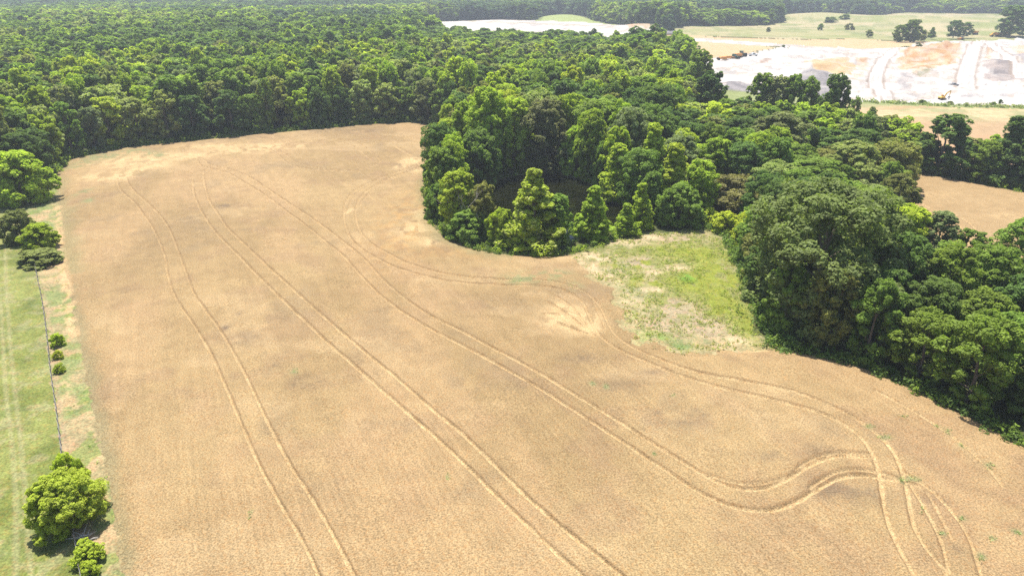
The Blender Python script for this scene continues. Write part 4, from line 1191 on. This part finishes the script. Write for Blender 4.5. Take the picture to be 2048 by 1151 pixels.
# dead twigs lying under the dome-shaped tree
rnd = random.Random(9); mb = MB()
for i in range(16):
    a = rnd.uniform(0, 6.28); L_ = rnd.uniform(.6, 1.6); p = Vector((rnd.uniform(-.7, .7), rnd.uniform(-.4, .4), .25))
    mb.tube([p, p + Vector((math.cos(a) * L_ * .5, math.sin(a) * L_ * .5, .25)), p + Vector((math.cos(a) * L_, math.sin(a) * L_, .3))], [.05, .035, .015], 5)
X, Y = gp(172, 1078, GZ)
tag(mb.build('dead_branch', M_DEAD, None, (X, Y, GZ)), 'bleached dead branches lying under the lone dome-shaped tree', 'branch')

# ------------------------------------------------------------------ fence
M_POST = plain_mat('weathered_post', (.22, .18, .15), .9)
M_WIRE = plain_mat('fence_wire', (.30, .28, .26), .5, .3)
def build_fence():
    P = smooth(poly(FENCE), 8)
    L_ = np.concatenate([[0], np.cumsum(np.hypot(*np.diff(P, axis=0).T))])
    def at(s): return np.array([np.interp(s, L_, P[:, 0]), np.interp(s, L_, P[:, 1])])
    o0 = at(0)
    root = empty('wire_fence', (o0[0], o0[1], GZ))
    tag(root, 'sagging wire fence on wooden posts between pasture and weedy strip', 'fence')
    rnd = random.Random(3); n = int(L_[-1] / 2.6)
    tops = []
    for i in range(n + 1):
        q = at(i * 2.6) - o0; lean = Vector((rnd.uniform(-.06, .06), rnd.uniform(-.06, .06), 0))
        mb = MB(); mb.tube([(0, 0, -.4), (0, 0, .6), (lean.x, lean.y, 1.3)], [.07, .065, .055], 7)
        mb.build('post', M_POST, root, (q[0], q[1], 0))
        tops.append(Vector((q[0], q[1], 0)))
    for h in (.2, .45, .7, .95, 1.18):
        mb = MB(); pts = []
        for i, t in enumerate(tops[:-1]):
            pts.append(t + Vector((0, 0, h))); pts.append((t + tops[i + 1]) / 2 + Vector((0, 0, h - .03)))
        pts.append(tops[-1] + Vector((0, 0, h)))
        mb.tube(pts, .010, 4); mb.build('wire', M_WIRE, root)
build_fence()

# ------------------------------------------------------------------ machines and vehicles
M_YEL = plain_mat('machine_yellow', (.62, .36, .05), .5)
M_ORG = plain_mat('machine_orange', (.60, .27, .07), .6)
M_GRN = plain_mat('tractor_green', (.05, .13, .06), .5)
M_BLK = plain_mat('rubber', (.03, .03, .032), .85)
M_GLS = plain_mat('cab_glass', (.06, .09, .11), .12, spec=.7)
M_WHT = plain_mat('white_paint', (.75, .75, .73), .4)
M_GRY = plain_mat('steel', (.28, .28, .29), .5, .4)

def ground_z(X, Y): return float(base_height(np.array([X]), np.array([Y]))[0])
def stand(name, x, y, rz, scale=1.0):
    X, Y = gp(x, y, GZ)
    z = ground_z(X, Y)
    for _ in range(3):
        X, Y = gp(x, y, z); z = ground_z(X, Y)
    return empty(name, (X, Y, z), rz, (scale,) * 3)

def excavator(x, y, rz, label):
    o = stand('excavator', x, y, rz, .72); tag(o, label, 'excavator')
    for s in (-1, 1):
        mb = MB(); mb.prism([(-2.3, .15), (-2.0, 0), (2.0, 0), (2.3, .15), (2.45, .5), (2.2, .85), (-2.2, .85), (-2.45, .5)], s * 1.25 - .3, s * 1.25 + .3); mb.build('track', M_BLK, o)
    mb = MB(); mb.prism([(-2.6, 1.0), (1.3, 1.0), (1.3, 1.7), (.3, 2.0), (-2.3, 2.1), (-2.75, 1.7)], -1.35, 1.35); mb.box((0, 0, .9), (1.6, 1.6, .35)); b = mb.build('body', M_YEL, o)
    mb = MB(); mb.prism([(.0, 1.75), (1.5, 1.75), (1.45, 2.4), (1.1, 3.05), (.05, 3.1)], .45, 1.32); c = mb.build('cab', M_YEL, o)
    mb = MB(); mb.prism([(.15, 2.2), (1.49, 2.2), (1.47, 2.42), (1.15, 2.95), (.15, 2.95)], .42, 1.35); mb.build('window', M_GLS, c)
    mb = MB(); mb.tube([(1.0, -.2, 1.7), (2.6, -.2, 4.1), (4.8, -.2, 5.2), (6.2, -.2, 5.6)], [.35, .42, .33, .22], 6); mb.build('boom', M_YEL, o)
    mb = MB(); mb.tube([(5.9, -.2, 6.1), (6.1, -.2, 5.3), (5.7, -.2, 1.9)], [.18, .3, .16], 6); mb.build('stick', M_YEL, o)
    mb = MB(); mb.prism([(5.2, 1.9), (6.1, 2.0), (6.2, 1.4), (5.7, .7), (4.9, .6), (4.8, 1.0), (5.3, 1.2)], -.8, .4); mb.build('bucket', M_GRY, o)
    mb = MB(); mb.tube([(1.6, -.2, 1.5), (3.3, -.2, 3.9)], .12, 6); mb.tube([(3.4, -.2, 4.9), (5.8, -.2, 6.1)], .1, 6); mb.build('hydraulic_cylinder', M_GRY, o)
    return o
excavator(1884, 199, R(18), 'yellow crawler excavator with raised boom beside the quarry bank')

def tractor(x, y, rz, label, g):
    o = stand('scraper_tractor', x, y, rz, 1.35); tag(o, label, 'tractor', g)
    mb = MB(); mb.prism([(.3, 1.1), (3.2, 1.1), (3.3, 1.5), (3.1, 2.0), (.4, 2.15)], -.5, .5); mb.box((-.3, 0, 1.15), (2.4, .9, .7)); mb.build('hood', M_GRN, o)
    mb = MB(); mb.prism([(-1.2, 1.5), (.5, 1.5), (.4, 3.1), (-1.1, 3.1)], -.75, .75); mb.box((-.35, 0, 3.18), (1.8, 1.7, .16)); c = mb.build('cab', M_GRN, o)
    mb = MB(); mb.prism([(-1.1, 1.95), (.47, 1.95), (.4, 2.95), (-1.05, 2.95)], -.78, .78); mb.build('window', M_GLS, c)
    mb = MB(); mb.tube([(1.5, .2, 2.0), (1.5, .2, 3.2)], .07, 6); mb.build('exhaust_pipe', M_BLK, o)
    for sx in (-1.2, 2.0):
        for sy in (-1.15, 1.15):
            mb = MB(); mb.wheel((sx, sy, .98), .98, .75); mb.build('wheel', M_BLK, o)
    return o
def scraper(x, y, rz, label, g):
    o = stand('towed_scraper', x, y, rz, 1.3); tag(o, label, 'scraper', g)
    mb = MB(); mb.prism([(-2.2, .6), (1.6, .45), (2.1, 1.2), (1.7, 2.0), (-1.8, 2.0), (-2.4, 1.3)], -1.5, 1.5); mb.build('bowl', M_ORG, o)
    mb = MB(); mb.tube([(1.8, -1.3, 1.5), (3.2, 0, 1.3), (4.6, 0, .9)], .16, 6); mb.tube([(1.8, 1.3, 1.5), (3.2, 0, 1.3)], .16, 6); mb.tube([(-2.2, 0, 1.3), (-3.6, 0, 1.1)], .16, 6); mb.build('drawbar', M_ORG, o)
    for sy in (-.9, .9):
        mb = MB(); mb.wheel((-2.9, sy, .75), .75, .6); mb.build('wheel', M_BLK, o)
    return o
g = 'scraper trains parked on the white ground'
tractor(1469, 116, R(15), 'front green tractor of the two parked on white quarry ground', g)
scraper(1455, 118.5, R(12), 'orange towed scraper beside the front green tractor', g)
tractor(1483, 112, R(15), 'rear green tractor of the two, next to the white truck', g)
scraper(1476, 114.5, R(12), 'orange towed scraper between the two green tractors', g)
scraper(1446, 119.8, R(8), 'last orange towed scraper, farthest from the white truck', g)

def truck(x, y, rz, label, paint=M_WHT, s=1.0):
    o = stand('pickup_truck', x, y, rz, s); tag(o, label, 'truck')
    mb = MB(); mb.prism([(-2.7, .5), (2.7, .5), (2.75, .95), (2.55, 1.2), (1.3, 1.25), (-2.7, 1.25)], -.97, .97); mb.build('body', paint, o)
    mb = MB(); mb.prism([(-.9, 1.25), (1.3, 1.25), (.75, 1.9), (-.7, 1.95)], -.85, .85); c = mb.build('cab', paint, o)
    mb = MB(); mb.prism([(-.82, 1.33), (1.2, 1.33), (.75, 1.83), (-.66, 1.85)], -.88, .88); mb.build('window', M_GLS, c)
    mb = MB(); mb.box((-1.8, 0, 1.28), (1.6, 1.6, .06)); mb.build('truck_bed', M_BLK, o)
    for sx in (-1.7, 1.75):
        for sy in (-.88, .88):
            mb = MB(); mb.wheel((sx, sy, .42), .42, .3, 12); mb.build('wheel', M_BLK, o)
    return o
truck(1506, 112, R(4), 'white pickup truck parked right of the green tractors', s=1.3)
truck(1908, 167, R(0), 'small grey car on the empty white quarry floor', M_GRY, 1.0)

def dumper(x, y, rz, label, cabm=M_YEL):
    o = stand('dump_truck', x, y, rz, 1.35); tag(o, label, 'dump truck')
    mb = MB(); mb.prism([(-4.2, 1.8), (.8, 1.5), (1.4, 3.2), (-4.4, 2.9)], -1.4, 1.4); mb.build('dump_body', M_ORG, o)
    mb = MB(); mb.prism([(1.4, 1.0), (4.2, 1.0), (4.1, 1.9), (2.9, 2.1), (2.7, 3.1), (1.5, 3.1)], -1.2, 1.2); c = mb.build('cab', cabm, o)
    mb = MB(); mb.prism([(1.7, 2.2), (2.84, 2.2), (2.75, 2.9), (1.7, 2.9)], -1.23, 1.23); mb.build('window', M_GLS, c)
    mb = MB(); mb.box((0, 0, 1.1), (8, 1.2, .5)); mb.build('chassis', M_BLK, o)
    for sx in (-3.2, -1.5, 3.0):
        for sy in (-1.25, 1.25):
            mb = MB(); mb.wheel((sx, sy, .85), .85, .6); mb.build('wheel', M_BLK, o)
    return o
dumper(1944, 70, R(175), 'orange dump truck with cream cab right of the round tree pair', M_WHT)
dumper(1990, 74, R(178), 'orange dump truck parked under the big spreading tree')
dumper(2006, 71, R(190), 'cream-cabbed dump truck right behind the spreading tree trunk', M_WHT)
def dozer(x, y, rz, label):
    o = stand('bulldozer', x, y, rz, 1.3); tag(o, label, 'bulldozer')
    for s in (-1, 1):
        mb = MB(); mb.prism([(-1.9, .2), (-1.5, 0), (1.5, 0), (1.9, .25), (1.9, .7), (-1.6, 1.15), (-2.0, .8)], s * 1.0 - .28, s * 1.0 + .28); mb.build('track', M_BLK, o)
    mb = MB(); mb.prism([(-1.5, .8), (1.8, .8), (1.8, 1.7), (.1, 1.9), (-1.5, 1.6)], -.65, .65); mb.build('body', M_ORG, o)
    mb = MB(); mb.prism([(-1.2, 1.6), (.1, 1.8), (.0, 2.9), (-1.1, 2.9)], -.7, .7); mb.build('cab', M_GLS, o)
    mb = MB(); mb.prism([(2.4, .1), (2.6, .1), (2.45, .7), (2.7, 1.3), (2.5, 1.3), (2.3, .7)], -1.7, 1.7); mb.box((1.9, 0, .5), (1.2, 2.5, .15)); mb.build('blade', M_ORG, o)
dozer(1922, 80, R(200), 'small orange bulldozer on the rim beside the haul road')
# two white box trailers by the eroded bank
def trailer(x, y, rz, label, L_=14):
    o = stand('box_trailer', x, y, rz); tag(o, label, 'trailer', 'white trailers by the eroded bank')
    mb = MB(); mb.box((0, 0, 2.4), (L_, 2.6, 2.8), taper=.99); mb.box((0, 0, .95), (L_ * .95, 1.4, .1)); mb.build('body', M_WHT, o)
    mb = MB()
    for k in range(8): mb.box((-L_ / 2 + (k + .5) * L_ / 8, 0, 2.4), (.08, 2.66, 2.6))
    mb.build('rib', M_GRY, o)
    for sx in (-L_ * .35, -L_ * .25):
        for sy in (-1, 1):
            mb = MB(); mb.wheel((sx, sy, .5), .5, .35, 12); mb.build('wheel', M_BLK, o)
    mb = MB(); mb.box((L_ * .35, 0, .5), (.3, 1.8, 1.0)); mb.build('landing_leg', M_GRY, o)
trailer(1312, 66, R(5), 'long white trailer, left one of two by the eroded bank', 22)
trailer(1341, 64.5, R(-3), 'shorter white trailer, right one of two by the eroded bank', 14)

# ------------------------------------------------------------------ pylon on the horizon
def pylon(x, y, H=42):
    X, Y = gp(x, y); z = ground_z(X, Y)
    o = empty('power_pylon', (X, Y, z), .3); tag(o, 'pale lattice power pylon rising from the far woodland', 'pylon')
    def w(h): return 5.0 * (1 - h / H) ** 1.1 + .8
    mb = MB()
    for sx, sy in ((-1, -1), (-1, 1), (1, 1), (1, -1)):
        mb.tube([(sx * w(h), sy * w(h), h) for h in (-1, H * .3, H * .6, H)], [.45, .4, .3, .25], 4)
    mb.build('leg', M_WHT, o)
    mb = MB(); hs = [H * k / 8 for k in range(9)]
    for a, b in zip(hs[:-1], hs[1:]):
        for (p, q) in (((-1, -1), (1, -1)), ((1, -1), (1, 1)), ((1, 1), (-1, 1)), ((-1, 1), (-1, -1))):
            mb.tube([(p[0] * w(a), p[1] * w(a), a), (q[0] * w(b), q[1] * w(b), b)], .2, 4); mb.tube([(q[0] * w(a), q[1] * w(a), a), (p[0] * w(b), p[1] * w(b), b)], .2, 4)
    mb.build('bracing', M_WHT, o)
    for k, h in enumerate((H * .72, H * .85, H * .97)):
        mb = MB(); a = 9 - k * 1.5
        mb.tube([(-a, 0, h), (0, 0, h + 1.2), (a, 0, h)], .25, 4); mb.tube([(-a, 0, h), (a, 0, h)], .22, 4); mb.build('cross_arm', M_WHT, o)
pylon(343, 9)

# ------------------------------------------------------------------ haze
hm, hnt, hout = new_mat('haze')
pv = N(hnt, 'ShaderNodeVolumePrincipled')
pv.inputs['Color'].default_value = (.86, .92, 1.0, 1)
pv.inputs['Density'].default_value = 0.00020
pv.inputs['Anisotropy'].default_value = 0.2
hnt.links.new(pv.outputs[0], hout.inputs['Volume'])
mb = MB(); mb.box((0, 0, 18), (12400, 12400, 90))
tag(mb.build('haze', hm), kind='stuff', label='thin pale summer haze over the whole landscape', cat='haze')
